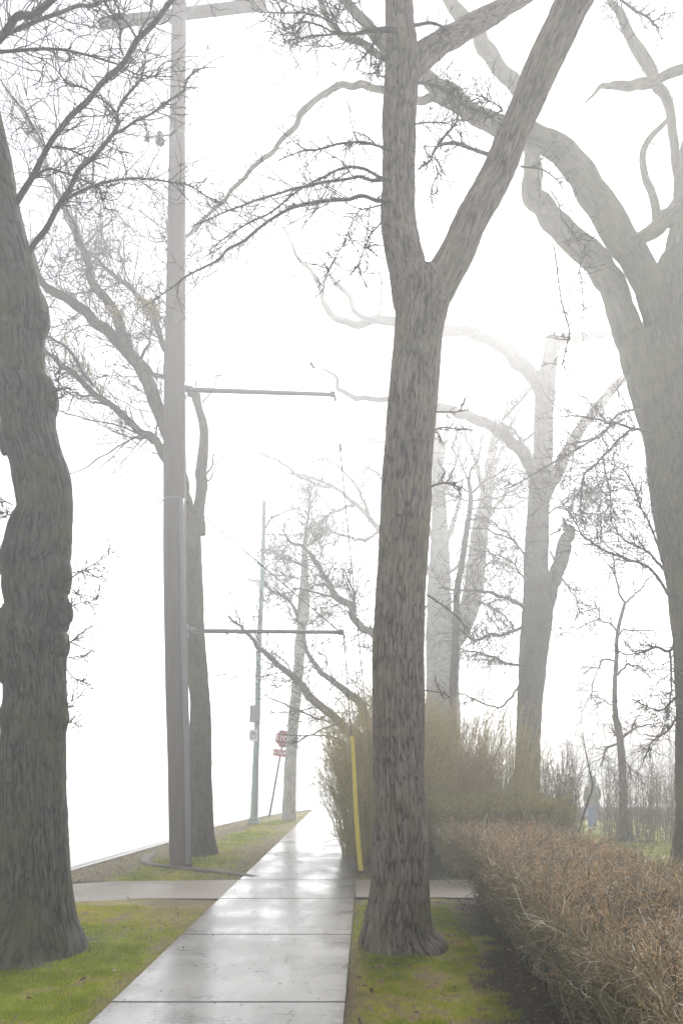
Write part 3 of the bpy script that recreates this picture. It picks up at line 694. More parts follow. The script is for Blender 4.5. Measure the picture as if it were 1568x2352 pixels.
kwt = dict(rmax=.011, rmin=.0085, up=.08)
cD.twigs([(D1, q1, 60, .9, 2, kwt), (D2, q2, 60, .9, 2, kwt), (D3, q3, 60, .8, 2, kwt), (D4, q4, 60, .8, 2, kwt), (pD1, rD1, 40, .7, 2, dict(kwt, t0=.5))])
# clumps of old leaf and twig caught in the forks
for (x, y, s, n) in [(348,712,16,170),(270,725,18,120),(190,852,20,120),(232,905,14,90),(330,700,12,80),(150,800,22,80)]:
    c = P(x, y, dD-.3); tb = Tubes(); tb.add(np.array([c+[0, 0, -s*.012], c, c+[0, 0, s*.012]]), .012, 4)
    for k in range(n):
        o = c+np.clip(rD.normal(0, .6, 3), -1, 1)*s*dD/F; twig(tb, o, rD.normal(0, 1, 3), rD.uniform(.06, .22), .005, rD, 0, .5, 0, 3, rD.uniform(.3, 1), 0, 3)
    tb.build('twig_clump', M['twig_olive'], D)

# ---- massive tree at the right edge
rE = np.random.default_rng(404); dE = 9.6
E = empty('great_tree', P(1610, 2020, dE), 'massive many-limbed tree at the right edge behind the trimmed hedge', 'tree', 'garden trees')
p, r_ = rp([(2042,1508,1716),(2021,1524,1698),(2000,1536,1686),(1960,1547,1672),(1900,1552,1662),(1763,1554,1656),(1610,1553,1652),(1476,1548,1648),(1376,1538,1642),(1309,1530,1636),(1242,1516,1628),(1176,1503,1620),(1089,1493,1612),(989,1478,1602),(922,1459,1592),(855,1442,1581),(800,1438,1564),(775,1462,1548),(752,1488,1530),(738,1500,1520)], dE)
bark_tube('trunk', p, r_, M['bark_right'], E, (.028, .24), .009, .02, 150, 31, .06, .016)
kw = dict(cell=(.03, .22), depth=.007, step=.025, lump=.02)
limb(E, [(1512,860),(1517,800),(1521,745),(1528,690),(1542,630),(1556,570),(1568,500),(1580,430),(1590,330),(1600,180),(1610,-60)], dE, dE+.3, [110,98,94,92,72,62,58,54,48,40,32], M['bark_right'], rE, 32, nc=90, **kw)
limb(E, [(1490,900),(1464,830),(1444,770),(1423,715),(1402,650),(1370,600),(1322,551),(1265,501),(1235,461),(1215,431),(1222,401),(1220,360),(1210,300),(1188,200),(1145,150),(1101,87),(1044,20),(1010,-30)], dE, dE+.9, [84,74,66,62,58,56,52,48,46,44,36,32,33,34,33,29,24], M['bark_right'], rE, 33, nc=80, **kw)
pE1, rE1 = limb(E, [(1515,740),(1498,680),(1475,630),(1438,568),(1405,510),(1362,451),(1321,384),(1278,341),(1245,322),(1190,305),(1138,284),(1095,262),(1047,222),(991,190),(930,150),(887,112),(860,85),(844,62),(815,35),(790,-5)], dE-.1, dE-1.0, [66,66,66,64,66,62,60,56,52,46,42,38,36,33,30,28,24,22,20,18], M['bark_right'], rE, 34, nc=80, **kw)
pE2, rE2 = limb(E, [(1085,258),(1050,246),(1024,234),(985,229),(950,222),(910,208),(870,200),(830,195),(790,197),(757,209),(724,230),(690,264),(684,284),(654,317),(607,364),(567,400),(524,447),(490,480),(450,530)], dE-.6, dE+1.4, [24,20,18,17,16,16,15,14,14,14,13,13,12,11,10,9,8,6,4], M['bark_right'], rE, 35, nc=26, **kw)
limb(E, [(900,145),(887,133),(850,112),(810,92),(774,77),(752,40),(737,7),(725,-30)], dE-.9, dE-.4, [15,15,14,14,12,11,9], M['bark_right'], rE, 36, nc=26, **kw)
limb(E, [(1590,430),(1550,485),(1510,520),(1478,545),(1455,562)], dE+.2, dE-.3, [44,42,36,30,28], M['bark_right'], rE, 37, nc=50, **kw)
limb(E, [(1507,520),(1502,477),(1488,427),(1475,361),(1490,320),(1522,290),(1536,268)], dE, dE-.4, [20,18,17,15,14,12,10], M['bark_right'], rE, 38, nc=30, **kw)
pE3, rE3 = limb(E, [(1560,500),(1556,434),(1550,367),(1543,300),(1535,250),(1510,190),(1478,134),(1448,73),(1428,33),(1400,0),(1380,-40)], dE+.1, dE-1.0, [26,20,19,18,18,22,24,22,18,14,12], M['bark_right'], rE, 39, nc=36, **kw)
limb(E, [(1505,185),(1530,172),(1568,158),(1620,150)], dE-.5, dE-.8, [22,22,20,18], M['bark_right'], rE, 40, nc=30, **kw)
limb(E, [(1512,184),(1480,192),(1445,192),(1398,194),(1370,210),(1342,234)], dE-.6, dE-1.2, [26,24,20,14,8,4], M['bark_right'], rE, 41, nc=26, **kw)
cE = Crown(E, rE, M['twig'])
for pix, d1, ws, n, L in [
    ([(1470,935),(1458,938),(1412,958),(1378,1002),(1345,1012),(1310,1020)], 8.8, [7,6,5,4,2], 26, .4),
    ([(1490,986),(1475,985),(1445,982),(1378,965),(1321,955),(1275,958)], 8.7, [8,6,5,4,2], 30, .4),
    ([(1450,985),(1441,988),(1408,1025),(1372,1062),(1341,1092),(1334,1130),(1331,1172)], 8.6, [6,6,6,5,5,4,2], 26, .5),
    ([(1432,962),(1421,968),(1365,1005),(1311,1039),(1265,1062),(1208,1099),(1170,1120)], 8.4, [5,5,5,5,4,3,2], 22, .4),
    ([(1384,1050),(1390,1080),(1400,1130),(1402,1165)], 8.6, [4,3,3,2], 14, .4),
    ([(1540,1370),(1532,1363),(1485,1302),(1428,1279),(1365,1252),(1331,1219),(1320,1180)], 8.7, [8,7,6,5,4,3,2], 34, .5),
    ([(1530,1330),(1512,1292),(1462,1256),(1428,1236),(1400,1190)], 8.9, [7,6,5,3,2], 30, .5),
    ([(1520,1290),(1500,1230),(1470,1160),(1440,1090),(1395,1060)], 9.0, [6,5,4,3,2], 34, .55),
    ([(1551,1470),(1545,1476),(1535,1493),(1512,1488),(1480,1496),(1445,1503),(1410,1490)], 8.9, [9,8,7,6,4,3,2], 30, .4),
    ([(1535,1493),(1540,1540),(1538,1590),(1530,1640)], 8.8, [6,5,4,2], 30, .4),
    ([(1552,1600),(1520,1630),(1490,1625),(1450,1605)], 8.9, [6,4,3,2], 26, .4),
    ([(1553,1650),(1530,1680),(1500,1700),(1480,1740)], 8.9, [6,4,3,2], 22, .35)]:
    cE.bough(pix, 9.5, d1, ws, int(n*.9), L, 2, 0, 3, .006, 6, .5, .06, .04, .02, .12, .005)
cE.twigs([(pE3, rE3, 24, .5, 2, dict(rmax=.005, rmin=.003)), (pE2, rE2, 40, .5, 2, dict(rmax=.004, rmin=.0025))])

# ---- tree with the broken side stub, beyond the hedge
rF = np.random.default_rng(505); dF = 17.5
F_ = empty('stub_tree', np.array([(1204-CX)*dF/F, dF, -.1]), 'hazy upright tree with a broken mossy side stub, behind the trimmed hedge', 'tree', 'garden trees')
p, r_ = rp([(1915,1160,1248),(1874,1168,1240),(1763,1182,1238),(1690,1185,1241),(1610,1188,1245),(1530,1191,1254),(1470,1193,1261),(1440,1196,1266),(1409,1199,1268),(1359,1203,1262),(1276,1204,1258),(1176,1211,1260),(1122,1215,1264),(1089,1221,1265),(989,1226,1270),(888,1230,1273),(822,1245,1280),(788,1248,1282),(776,1255,1292)], dF)
bark_tube('trunk', p, r_, M['bark_far'], F_, (.05, .2), .012, .03, 90, 51, .05, .03)
kw = dict(cell=(.06, .2), depth=.008, step=.04, nc=36)
limb(F_, [(1235,1450),(1256,1380),(1275,1326),(1291,1276),(1300,1240),(1306,1222),(1296,1205),(1291,1190)], dF, dF-.6, [34,36,33,34,32,26,12,4], M['bark_far'], rF, 52, lump=.05, **kw)
limb(F_, [(1245,900),(1231,872),(1178,822),(1145,795),(1111,775),(1071,762),(1044,760),(1000,757),(950,745),(901,738),(858,735),(821,750),(791,737),(757,722),(744,698),(734,655),(717,621),(684,591),(650,520)], dF, dF-1.5, [34,31,29,27,25,24,22,22,21,21,19,17,15,14,12,10,9,6,4], M['bark_far'], rF, 53, **kw)
limb(F_, [(866,738),(850,734),(817,720),(801,678),(777,655),(754,621),(735,590)], dF-1.2, dF-1, [12,11,10,10,9,7,4], M['bark_far'], rF, 54, **kw)
limb(F_, [(868,728),(871,722),(876,690),(877,655),(871,621),(880,600)], dF-1.2, dF-1, [7,6,5,4,2], M['bark_far'], rF, 55, **kw)
limb(F_, [(1236,1130),(1221,1085),(1198,1039),(1161,1005),(1118,972),(1078,955),(1044,945),(990,930),(940,920),(891,917),(824,914),(807,908),(777,893),(772,865),(741,845)], dF, dF-1.6, [30,28,27,24,22,20,18,16,14,13,12,10,8,6,3], M['bark_far'], rF, 56, **kw)
limb(F_, [(1248,1140),(1275,1089),(1298,1045),(1331,989),(1372,935),(1405,895),(1435,865),(1480,820)], dF, dF+1, [32,30,28,26,22,20,18,15], M['bark_far'], rF, 57, **kw)
limb(F_, [(1268,800),(1298,778),(1345,773),(1398,765),(1450,760)], dF, dF+1.5, [26,22,17,14,10], M['bark_far'], rF, 58, **kw)
cF = Crown(F_, rF, M['twig'])
for pix, d1, ws, n, L in [
    ([(1205,1400),(1195,1388),(1168,1376),(1141,1366),(1108,1359),(1054,1356),(1010,1350)], 15.5, [10,9,8,7,6,4], 30, .7),
    ([(1200,1440),(1180,1446),(1161,1456),(1121,1460),(1088,1471),(1050,1440)], 15.6, [9,8,8,6,4], 36, .7),
    ([(1200,1530),(1160,1520),(1120,1505),(1070,1495)], 15.8, [7,6,5,3], 36, .7),
    ([(1205,1330),(1170,1290),(1130,1270),(1090,1262)], 16, [5,4,3,2], 26, .7),
    ([(1215,1290),(1190,1250),(1150,1215),(1110,1190),(1060,1180)], 16, [5,4,3,2], 24, .8),
    ([(1232,990),(1200,1010),(1175,985),(1150,968),(1180,935),(1225,880)], 16.5, [6,6,5,5,5], 40, .7),
    ([(1226,1075),(1190,1020),(1160,1000),(1130,985)], 17, [10,8,6,3], 20, .6),
    ([(1262,1230),(1285,1215),(1310,1190),(1350,1180),(1400,1190)], 16.4, [5,4,3,2], 40, .8),
    ([(1262,1265),(1290,1330),(1320,1370),(1335,1410)], 16, [5,4,3,2], 30, .7),
    ([(1262,1440),(1280,1460),(1290,1448),(1280,1440)], 16.8, [3,2,2], 6, .3),
    ([(1258,1180),(1290,1160),(1330,1130),(1380,1120)], 16.2, [5,4,3,2], 40, .8),
    ([(1200,1560),(1175,1600),(1140,1625),(1080,1600),(1030,1590)], 15.5, [6,5,4,2], 20, .6)]:
    cF.bough(pix, 17.2, d1, ws, n, L, 2, 0, 4, .007, 5, .5, .02, .06, .03, .1, .0095)

# ---- double trunk fading in the fog
rG = np.random.default_rng(606); dG = 25.0
G_ = empty('twin_trunk_tree', np.array([(1016-CX)*dG/F, dG, -.2]), 'faint twin-trunk tree fading in the fog above the tall olive shrubs', 'tree', 'garden trees')
p, r_ = rp([(1880,966,1064),(1800,972,1060),(1700,976,1056),(1614,977,1054),(1550,980,1053),(1464,976,1058),(1420,980,1062)], dG)
bark_tube('trunk', p, r_, M['bark_hazed2'], G_, (.08, .25), .015, .04, 60, 61, .05, .06)
kw = dict(cell=(.08, .25), depth=.01, step=.08, nc=36)
limb(G_, [(1010,1450),(1007,1352),(1010,1293),(1008,1200),(1004,1100),(1000,980),(994,860)], dG, dG, [58,54,48,36,30,22,12], M['bark_hazed2'], rG, 62, **kw)
limb(G_, [(1040,1470),(1068,1420),(1085,1360),(1093,1300),(1098,1247),(1106,1188),(1116,1140),(1128,1060),(1140,960)], dG, dG+.5, [50,46,46,42,40,36,30,24,14], M['bark_hazed2'], rG, 63, **kw)
limb(G_, [(1005,1330),(960,1290),(915,1262),(871,1219),(851,1192),(814,1156),(771,1122),(711,1096),(650,1085)], dG, dG-2.5, [20,18,16,14,11,9,8,6,3], M['bark_hazed2'], rG, 64, **kw)
for sx, pix, ws in [(0,[(1008,1200),(992,1140),(970,1080),(940,1020),(925,960)],[14,12,10,8,5]),(0,[(1003,1090),(1018,1030),(1030,960),(1050,890)],[14,12,9,6]),(0,[(1100,1230),(1125,1180),(1160,1130),(1180,1070)],[14,11,8,5]),(0,[(1112,1150),(1100,1090),(1085,1030),(1080,960)],[14,11,8,5]),(0,[(1010,1290),(1030,1230),(1050,1170),(1062,1100)],[16,13,10,6]),(0,[(1122,1100),(1150,1040),(1170,980),(1200,930)],[12,10,8,5])]:
    g_p, g_r = limb(G_, pix, dG, dG+rG.normal(0, 1), ws, M['bark_hazed2'], rG, 65+len(ws), **kw)
cG = Crown(G_, rG, M['twig_mid'])
for pix in [[(870,1220),(840,1240),(800,1232),(750,1215),(700,1222)], [(820,1160),(780,1170),(740,1190),(690,1240)], [(760,1120),(700,1100),(640,1060),(580,1035)], [(1000,1250),(960,1180),(920,1130),(870,1090),(830,1070)], [(995,1100),(950,1050),(900,1020),(850,1010)], [(1010,1150),(1040,1080),(1060,1010)], [(1110,1150),(1150,1100),(1180,1040)], [(850,1200),(830,1140),(800,1090),(745,1050)], [(940,1020),(920,980),(880,940)], [(1030,960),(1010,900),(1000,850)], [(1160,1130),(1190,1120),(1220,1080)], [(1080,1030),(1060,980),(1040,930)], [(1005,1380),(960,1400),(910,1420)], [(1100,1300),(1140,1290),(1185,1310)], [(1090,1380),(1140,1400),(1180,1440)], [(1010,1330),(1060,1300),(1120,1330)]]:
    cG.bough(pix, dG-1, dG-2, [8,7,5,3], 26, 1.0, 2, 0, 4, .010, 5, .5, .03, .1, .05, .1, .013)

# ---- slender tree in front of the twin trunk
rH = np.random.default_rng(707); dH = 17.0
H_ = empty('slender_tree', np.array([(1036-CX)*dH/F, dH, -.1]), 'slender pale tree with a high fork, between the furrowed trunk and the stub tree', 'tree', 'garden trees')
p, r_ = rp([(1890,1022,1046),(1750,1026,1045),(1600,1031,1048),(1450,1038,1054),(1352,1042,1057),(1293,1054,1067),(1223,1064,1077),(1165,1073,1085),(1136,1075,1085),(1101,1071,1079)], dH)
bark_tube('trunk', p, r_, M['bark_far'], H_, (.04, .2), .005, .015, 30, 71, .02, .05)
cH = Crown(H_, rH, M['twig'])
for pix, ws in [([(1075,1105),(1080,1085),(1089,1068),(1103,1031),(1110,990)], [7,6,4,2]), ([(1075,1105),(1068,1088),(1058,1066),(1044,1040),(1025,1010)], [5,4,3,2]), ([(1080,1135),(1096,1120),(1108,1110),(1124,1099),(1161,1080),(1190,1065)], [6,6,5,4,2]), ([(1080,1152),(1110,1145),(1160,1140),(1210,1128)], [4,4,3,2]), ([(1078,1172),(1110,1165),(1160,1165),(1205,1172)], [4,4,3,2]), ([(1078,1130),(1050,1118),(1020,1112)], [3,3,2]), ([(1076,1150),(1040,1140),(1010,1128)], [4,3,2]), ([(1070,1215),(1110,1215),(1170,1240),(1200,1270)], [5,4,4,2])]:
    cH.bough(pix, dH, dH+rH.normal(0, .8), ws, 12, .6, 2, 0, 3, .006, 5, .5, .04, .06, .03, .1, .0095)

# ---- many-stemmed tree rising out of the olive shrub by the sidewalk
rI = np.random.default_rng(808); dI = 16.0
I_ = empty('leaning_tree', np.array([(866-CX)*dI/F, dI, -.02]), 'crooked haze-paled limbs leaning left over the sidewalk out of the olive shrub', 'tree', 'street trees')
kw = dict(cell=(.05, .16), depth=.006, step=.04, nc=26)
p, r_ = rp([(1915,845,893),(1880,850,889),(1830,853,887),(1780,856,886),(1740,858,886)], dI)
bark_tube('trunk', p, r_, M['bark_hazed2'], I_, (.05, .16), .008, .02, 50, 81, .03, .03)
i1 = limb(I_, [(872,1760),(878,1650),(884,1550),(880,1480),(857,1453),(831,1443),(814,1423),(804,1393),(771,1373),(754,1339),(731,1303),(711,1273),(694,1253),(667,1242),(650,1216)], dI, dI-1, [24,22,20,20,19,18,16,16,16,13,11,9,7,5,3], M['bark_hazed2'], rI, 82, **kw)
i2 = limb(I_, [(868,1770),(850,1690),(828,1620),(797,1590),(764,1566),(731,1536),(711,1503),(701,1470),(694,1430)], dI, dI+1, [22,20,19,17,15,13,11,8,5], M['bark_hazed2'], rI, 83, **kw)
i3 = limb(I_, [(866,1780),(830,1720),(790,1670),(751,1637),(711,1600),(681,1563),(634,1520),(600,1490),(564,1453),(524,1416)], dI, dI-1.6, [22,20,19,18,18,17,13,10,7,4], M['bark_hazed2'], rI, 84, **kw)
i4 = limb(I_, [(814,1423),(806,1395),(812,1370),(800,1330),(790,1305)], dI-.3, dI-.6, [10,8,6,4,2], M['bark_hazed2'], rI, 85, **kw)
cI = Crown(I_, rI, M['twig_mid'])
cI.twigs([(a, b, n, .8, 2, dict(rmax=.012, rmin=.0095)) for (a, b), n in ((i1, 80), (i2, 45), (i3, 60), (i4, 20))])
cI.bough([(771,1373),(730,1362),(690,1352),(650,1366)], dI-.6, dI-1, [6,5,4,2], 24, .5, 2, 0, 4, .006)
cI.bough([(760,1660),(700,1640),(640,1610),(610,1600)], dI-1, dI-2, [4,4,3,2], 14, .5, 2, 0, 3, .005)
cI.bough([(790,1700),(740,1690),(690,1690),(640,1688)], dI-1, dI-2, [4,4,3,2], 14, .5, 2, 0, 3, .005)
cI.bough([(780,1660),(730,1680),(690,1700),(670,1710)], dI-1, dI-2, [4,4,3,2], 14, .5, 2, 0, 3, .005)

# ---- straight tree behind the stop sign line, haze fade painted into its bark
rK = np.random.default_rng(909); dK = 19.3
K_ = empty('straight_tree', P(664, 1882, dK), 'straight haze-paled tree trunk on the verge partly hiding the red stop sign', 'tree', 'street trees')
p, r_ = rp([(1890,646,682),(1870,648,680),(1763,653,681),(1690,659,684),(1640,663,688),(1530,674,698),(1480,677,701),(1450,680,704),(1390,684,710),(1300,692,708),(1250,695,705),(1200,701,708)], dK)
bark_tube('trunk', p, r_, M['bark_hazed'], K_, (.05, .2), .01, .02, 60, 91, .03, .03)
cK = Crown(K_, rK, M['twig_hazed'])
for pix, ws in [([(690,1440),(681,1409),(667,1383),(640,1363),(614,1349),(600,1335)], [10,9,8,7,5,3]), ([(700,1440),(720,1425),(745,1405)], [5,4,2]), ([(698,1300),(660,1285),(630,1270),(612,1262)], [5,4,3,2]), ([(700,1330),(670,1325),(640,1322),(615,1318)], [4,3,3,2]), ([(700,1360),(730,1345),(760,1350),(800,1345)], [6,5,4,3]), ([(698,1260),(720,1240),(735,1215)], [4,3,2]), ([(706,1200),(712,1150),(708,1110)], [6,4,2])]:
    cK.bough(pix, dK, dK+rK.normal(0, .7), ws, 32, .7, 2, 0, 4, .007, 5, .5, .04, .06, .03, .1, .010)
cK.bough([(604,1220),(622,1195),(645,1180),(690,1165)], dK, dK, [4,4,3,2], 20, .6, 2, 0, 3, .006)

# ---- sapling right, among the thin shrubs
rJ = np.random.default_rng(111); dJ = 15.4
J_ = empty('sapling', np.array([(1430-CX)*dJ/F, dJ, gz(np.array([5.86]), np.array([15.4]))[0]]), 'slim crooked sapling with a forked top, right of the walker', 'tree', 'garden trees')
p, r_ = rp([(1932,1408,1454),(1914,1416,1448),(1885,1420,1442),(1764,1420,1436),(1693,1414,1430),(1660,1408,1424),(1643,1406,1418),(1576,1405,1416),(1510,1410,1420),(1470,1411,1419),(1429,1418,1426),(1383,1431,1439)], dJ)
bark_tube('trunk', p, r_, M['bark_far'], J_, (.03, .15), .005, .015, 36, 95, .04, .03)
cJ = Crown(J_, rJ, M['twig'])
for pix, ws in [([(1435,1386),(1424,1362),(1415,1336),(1408,1303),(1405,1275)], [6,5,4,3]), ([(1435,1386),(1446,1374),(1458,1366),(1485,1336),(1500,1318)], [6,5,4,3]), ([(1415,1450),(1408,1440),(1398,1433),(1375,1423),(1345,1434),(1321,1450)], [5,5,4,3,2]), ([(1375,1423),(1374,1405),(1362,1380)], [4,3,2]), ([(1412,1530),(1408,1520),(1382,1516),(1371,1536),(1335,1530)], [6,5,5,4,2]), ([(1372,1535),(1360,1570),(1356,1610)], [3,3,2]), ([(1418,1550),(1430,1536),(1445,1526),(1475,1535),(1500,1560)], [5,5,4,3]), ([(1418,1460),(1435,1445),(1470,1450),(1530,1445)], [5,4,3,2]), ([(1424,1700),(1440,1685),(1470,1668),(1520,1660)], [6,5,4,2]), ([(1412,1690),(1406,1680)], [4,3]), ([(1425,1705),(1400,1715),(1385,1735),(1382,1760)], [5,6,5,3]), ([(1410,1620),(1385,1612),(1365,1618)], [4,3,2]), ([(1424,1730),(1440,1760),(1448,1790)], [3,3,2])]:
    cJ.bough(pix, dJ, dJ+rJ.normal(0, .7), ws, 8, .55, 2, 0, 2.4, .006, 5, .5, -.02, .06, .03, .1, .0095)

# ---- very far trunk
dT = 62.
T_ = empty('distant_tree', np.array([(1326-CX)*dT/F, dT, -.4]), 'barely visible pale trunk deep in the fog above the walker', 'tree', 'garden trees')
p, r_ = rp([(1776,1316,1342),(1720,1319,1339),(1660,1322,1337),(1600,1325,1334),(1560,1328,1332)], dT)
bark_tube('trunk', p, r_, M['bark_far'], T_, (.1, .3), .01, .05, 24, 99, .05, .2)
rT = np.random.default_rng(77); Crown(T_, rT, M['twig']).twigs([(p, r_, 60, 2.2, 2, dict(rmax=.03, rmin=.01, t0=.35, up=.2))])

# ------------------------------------------------------------------ hedges and shrubs
def hedge(name, label, x0f, x1f, ya, yb, zt, lean, nst, ntw, mat, leafn, seed, sidetone=.25, kidr=.0021, cat='hedge', gapfn=None):
    rg = np.random.default_rng(seed)
    root = empty(name, ((x0f(ya)+x1f(ya))/2, (ya+yb)/2, 0), label, cat, 'trimmed hedges')
    tb = Tubes(); tw = Tubes()
    # stems
    for k in range(nst):
        y = rg.uniform(ya+.05, yb-.05); a, b = x0f(y)+lean, x1f(y)-.1
        x = a+(b-a)*rg.random()**1.2; z0 = gz(np.array([x]), np.array([y]))[0]-.02
        sgn = -1 if x < a+(b-a)*.35 else (1 if x > a+(b-a)*.7 else 0)
        H = zt*rg.uniform(.75, 1.0); tx = x+sgn*rg.uniform(.0, lean)+rg.normal(0, .06); ty = y+rg.normal(0, .12)
        n = 7; t = np.linspace(0, 1, n)[:, None]
        p = np.array([x, y, z0])*(1-t)+np.array([tx, ty, H])*t
        p[1:-1] += rg.normal(0, .022, (n-2, 3)); p[:, 0] += -sgn*.06*np.sin(t[:, 0]*3.1)
        r0 = rg.uniform(.004, .010)
        tb.add(p, np.linspace(r0, r0*.4, n), 4, np.clip(rg.normal(.2, .14), 0, 1))
        for q in range(rg.integers(1, 4)):
            i = rg.integers(2, n-1); d = unit(p[i]-p[i-1]); d = unit(d+rg.normal(0, .55, 3))
            twig(tb, p[i], d, H*rg.uniform(.2, .45), r0*.5, rg, 0, .18, .05, 3, np.clip(rg.normal(.18, .12), 0, 1), 0, 5)
    # sheared outer twigs: a thick shell over the top and down the faces
    def zone(y, x, f): return zt*(1+.035*math.sin(y*3.1+x*2)+.03*math.sin(y*7.7-x*5))
    for k in range(ntw):
        y = rg.uniform(ya, yb); a, b = x0f(y), x1f(y); u = rg.random()
        top = zone(y, 0, 0)
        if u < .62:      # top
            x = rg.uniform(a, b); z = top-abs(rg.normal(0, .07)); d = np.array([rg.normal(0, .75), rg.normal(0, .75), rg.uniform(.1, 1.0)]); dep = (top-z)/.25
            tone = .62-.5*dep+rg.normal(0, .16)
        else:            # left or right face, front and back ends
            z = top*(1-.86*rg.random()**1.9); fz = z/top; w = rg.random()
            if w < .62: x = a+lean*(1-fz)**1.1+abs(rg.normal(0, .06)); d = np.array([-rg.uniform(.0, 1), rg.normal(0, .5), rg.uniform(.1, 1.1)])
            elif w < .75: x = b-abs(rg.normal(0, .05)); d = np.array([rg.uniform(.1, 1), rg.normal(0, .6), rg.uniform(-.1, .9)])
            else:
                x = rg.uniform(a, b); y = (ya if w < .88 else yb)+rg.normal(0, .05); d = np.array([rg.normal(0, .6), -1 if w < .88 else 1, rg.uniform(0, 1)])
            tone = sidetone+.22*fz**2+rg.normal(0, .13)  # face twigs toned down: darker lower stems plus shade put into the colour
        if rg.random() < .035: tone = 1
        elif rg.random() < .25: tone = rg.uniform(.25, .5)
        L = rg.uniform(.05, .17)*(2.2 if rg.random() < .06 else 1)
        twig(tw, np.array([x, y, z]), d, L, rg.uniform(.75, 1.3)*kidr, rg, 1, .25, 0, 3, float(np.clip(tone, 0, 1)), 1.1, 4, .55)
    tb.build('stems', mat, root); tw.build('twigs', mat, root)
    if leafn:
        y = rg.uniform(ya, yb, leafn); a = np.array([x0f(v) for v in y]); b = np.array([x1f(v) for v in y])
        x = a+(b-a)*rg.random(leafn); z = zt-.01-np.abs(rg.normal(0, .03, leafn))
        sd = rg.random(leafn) < .25; z = np.where(sd, zt*(.3+.7*rg.random(leafn)), z); x = np.where(sd, a+lean*.5*rg.random(leafn), x)
        V, q, t = leaf_batch(x, y, z, .032, rg, np.clip(rg.normal(.72, .2, leafn), .2, 1))
        o = link('leaves', np_mesh('leaves', V, q, None, False, {'tone': t}), M['leaf'], root); o['kind'] = 'stuff'
    return root
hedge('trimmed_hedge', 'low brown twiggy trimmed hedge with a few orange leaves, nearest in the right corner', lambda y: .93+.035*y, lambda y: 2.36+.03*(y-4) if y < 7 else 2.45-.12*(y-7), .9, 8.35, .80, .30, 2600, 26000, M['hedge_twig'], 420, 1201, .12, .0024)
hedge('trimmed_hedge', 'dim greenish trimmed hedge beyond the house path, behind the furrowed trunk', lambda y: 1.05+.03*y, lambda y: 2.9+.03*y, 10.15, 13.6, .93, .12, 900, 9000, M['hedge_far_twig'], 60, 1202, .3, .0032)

def shrub(name, label, x, y, rx, ry, H, n, mat, seed, spread=.5, tw=8, L=.5, r0=.006, lvl=1, group='bare shrubs', base=.5, tone=.5, lf=0, rmin=.0026):
    rg = np.random.default_rng(seed); z = float(gz(np.array([x]), np.array([y]))[0])
    root = empty(name, (x, y, z), label, 'shrub', group); st = Tubes(); tb = Tubes(); tips = []
    for k in range(n):
        a = rg.uniform(0, 6.283); q = math.sqrt(rg.random())
        bx, by = x+math.cos(a)*q*rx*base, y+math.sin(a)*q*ry*base
        h = H*rg.uniform(.55, 1.05)*(1-.25*q*q)
        tx, ty = x+math.cos(a)*q*rx*(1+spread*.2)+rg.normal(0, .1), y+math.sin(a)*q*ry+rg.normal(0, .1)
        m = 9; t = np.linspace(0, 1, m)
        p = np.stack([bx+(tx-bx)*t**1.4, by+(ty-by)*t**1.4, z-.03+h*(t-.12*spread*t**3)], 1)
        p[1:] += np.cumsum(rg.normal(0, .02*H/2, (m-1, 3)), 0)*np.array([1, 1, .3])
        r = rg.uniform(.6, 1.3)*r0; rr = np.linspace(r, r*.35, m)
        st.add(p, rr, 4, float(np.clip(tone+rg.normal(0, .18), 0, 1)))
        for j in range(tw):
            i = rg.integers(1, m); t_ = unit(p[i]-p[i-1]); d = unit(t_+rg.normal(0, .6, 3))
            twig(tb, p[i], d, L*rg.uniform(.4, 1.2), max(rr[i]*.6, rmin), rg, lvl, .2, .06, 3, float(np.clip(tone+.1+rg.normal(0, .2), 0, 1)), 2, 4, .5)
            if lf: tips.append(p[i]+d*L*rg.uniform(.2, .6))
    st.build('stems', mat, root); tb.build('twigs', mat, root)
    if lf:
        tp = np.array(tips)[:lf]; V, q_, t_ = leaf_batch(tp[:, 0], tp[:, 1], tp[:, 2], .03, rg, np.clip(rg.normal(.3, .2, len(tp)), 0, .8))
        o = link('buds', np_mesh('buds', V, q_, None, False, {'tone': t_}), M['twig_olive'], root); o['kind'] = 'stuff'
    return root
shrub('olive_shrub', 'tall dense olive shrub hanging over the sidewalk behind the yellow guard', .74, 12.4, 1.02, 1.5, 3.15, 720, M['twig_olive'], 1301, .8, 11, .32, .006, 1, lf=2600, tone=.45, base=.72, rmin=.0036)
shrub('olive_shrub', 'farther olive shrub along the sidewalk, leaning left in the haze', 1.05, 15.4, 1.1, 1.6, 3.4, 420, M['twig_olive'], 1302, .8, 9, .45, .007, 1, lf=1600, tone=.5, base=.7, rmin=.0045)
shrub('olive_shrub', 'reddish brown stemmed shrub right behind the furrowed trunk', 1.95, 13.6, 1.0, .9, 2.9, 330, M['twig_red'], 1303, .5, 8, .4, .006, 1, tone=.45)
shrub('olive_shrub', 'olive stemmed shrub filling in left of the stub tree', 3.15, 14.6, 1.0, .9, 2.9, 260, M['twig_olive'], 1304, .5, 8, .45, .006, 1, tone=.55)
shrub('olive_shrub', 'tall thin olive shrub standing behind the reddish one', 2.4, 16.2, 1.3, .8, 3.5, 240, M['twig_olive'], 1305, .5, 8, .5, .007, 1, tone=.6)
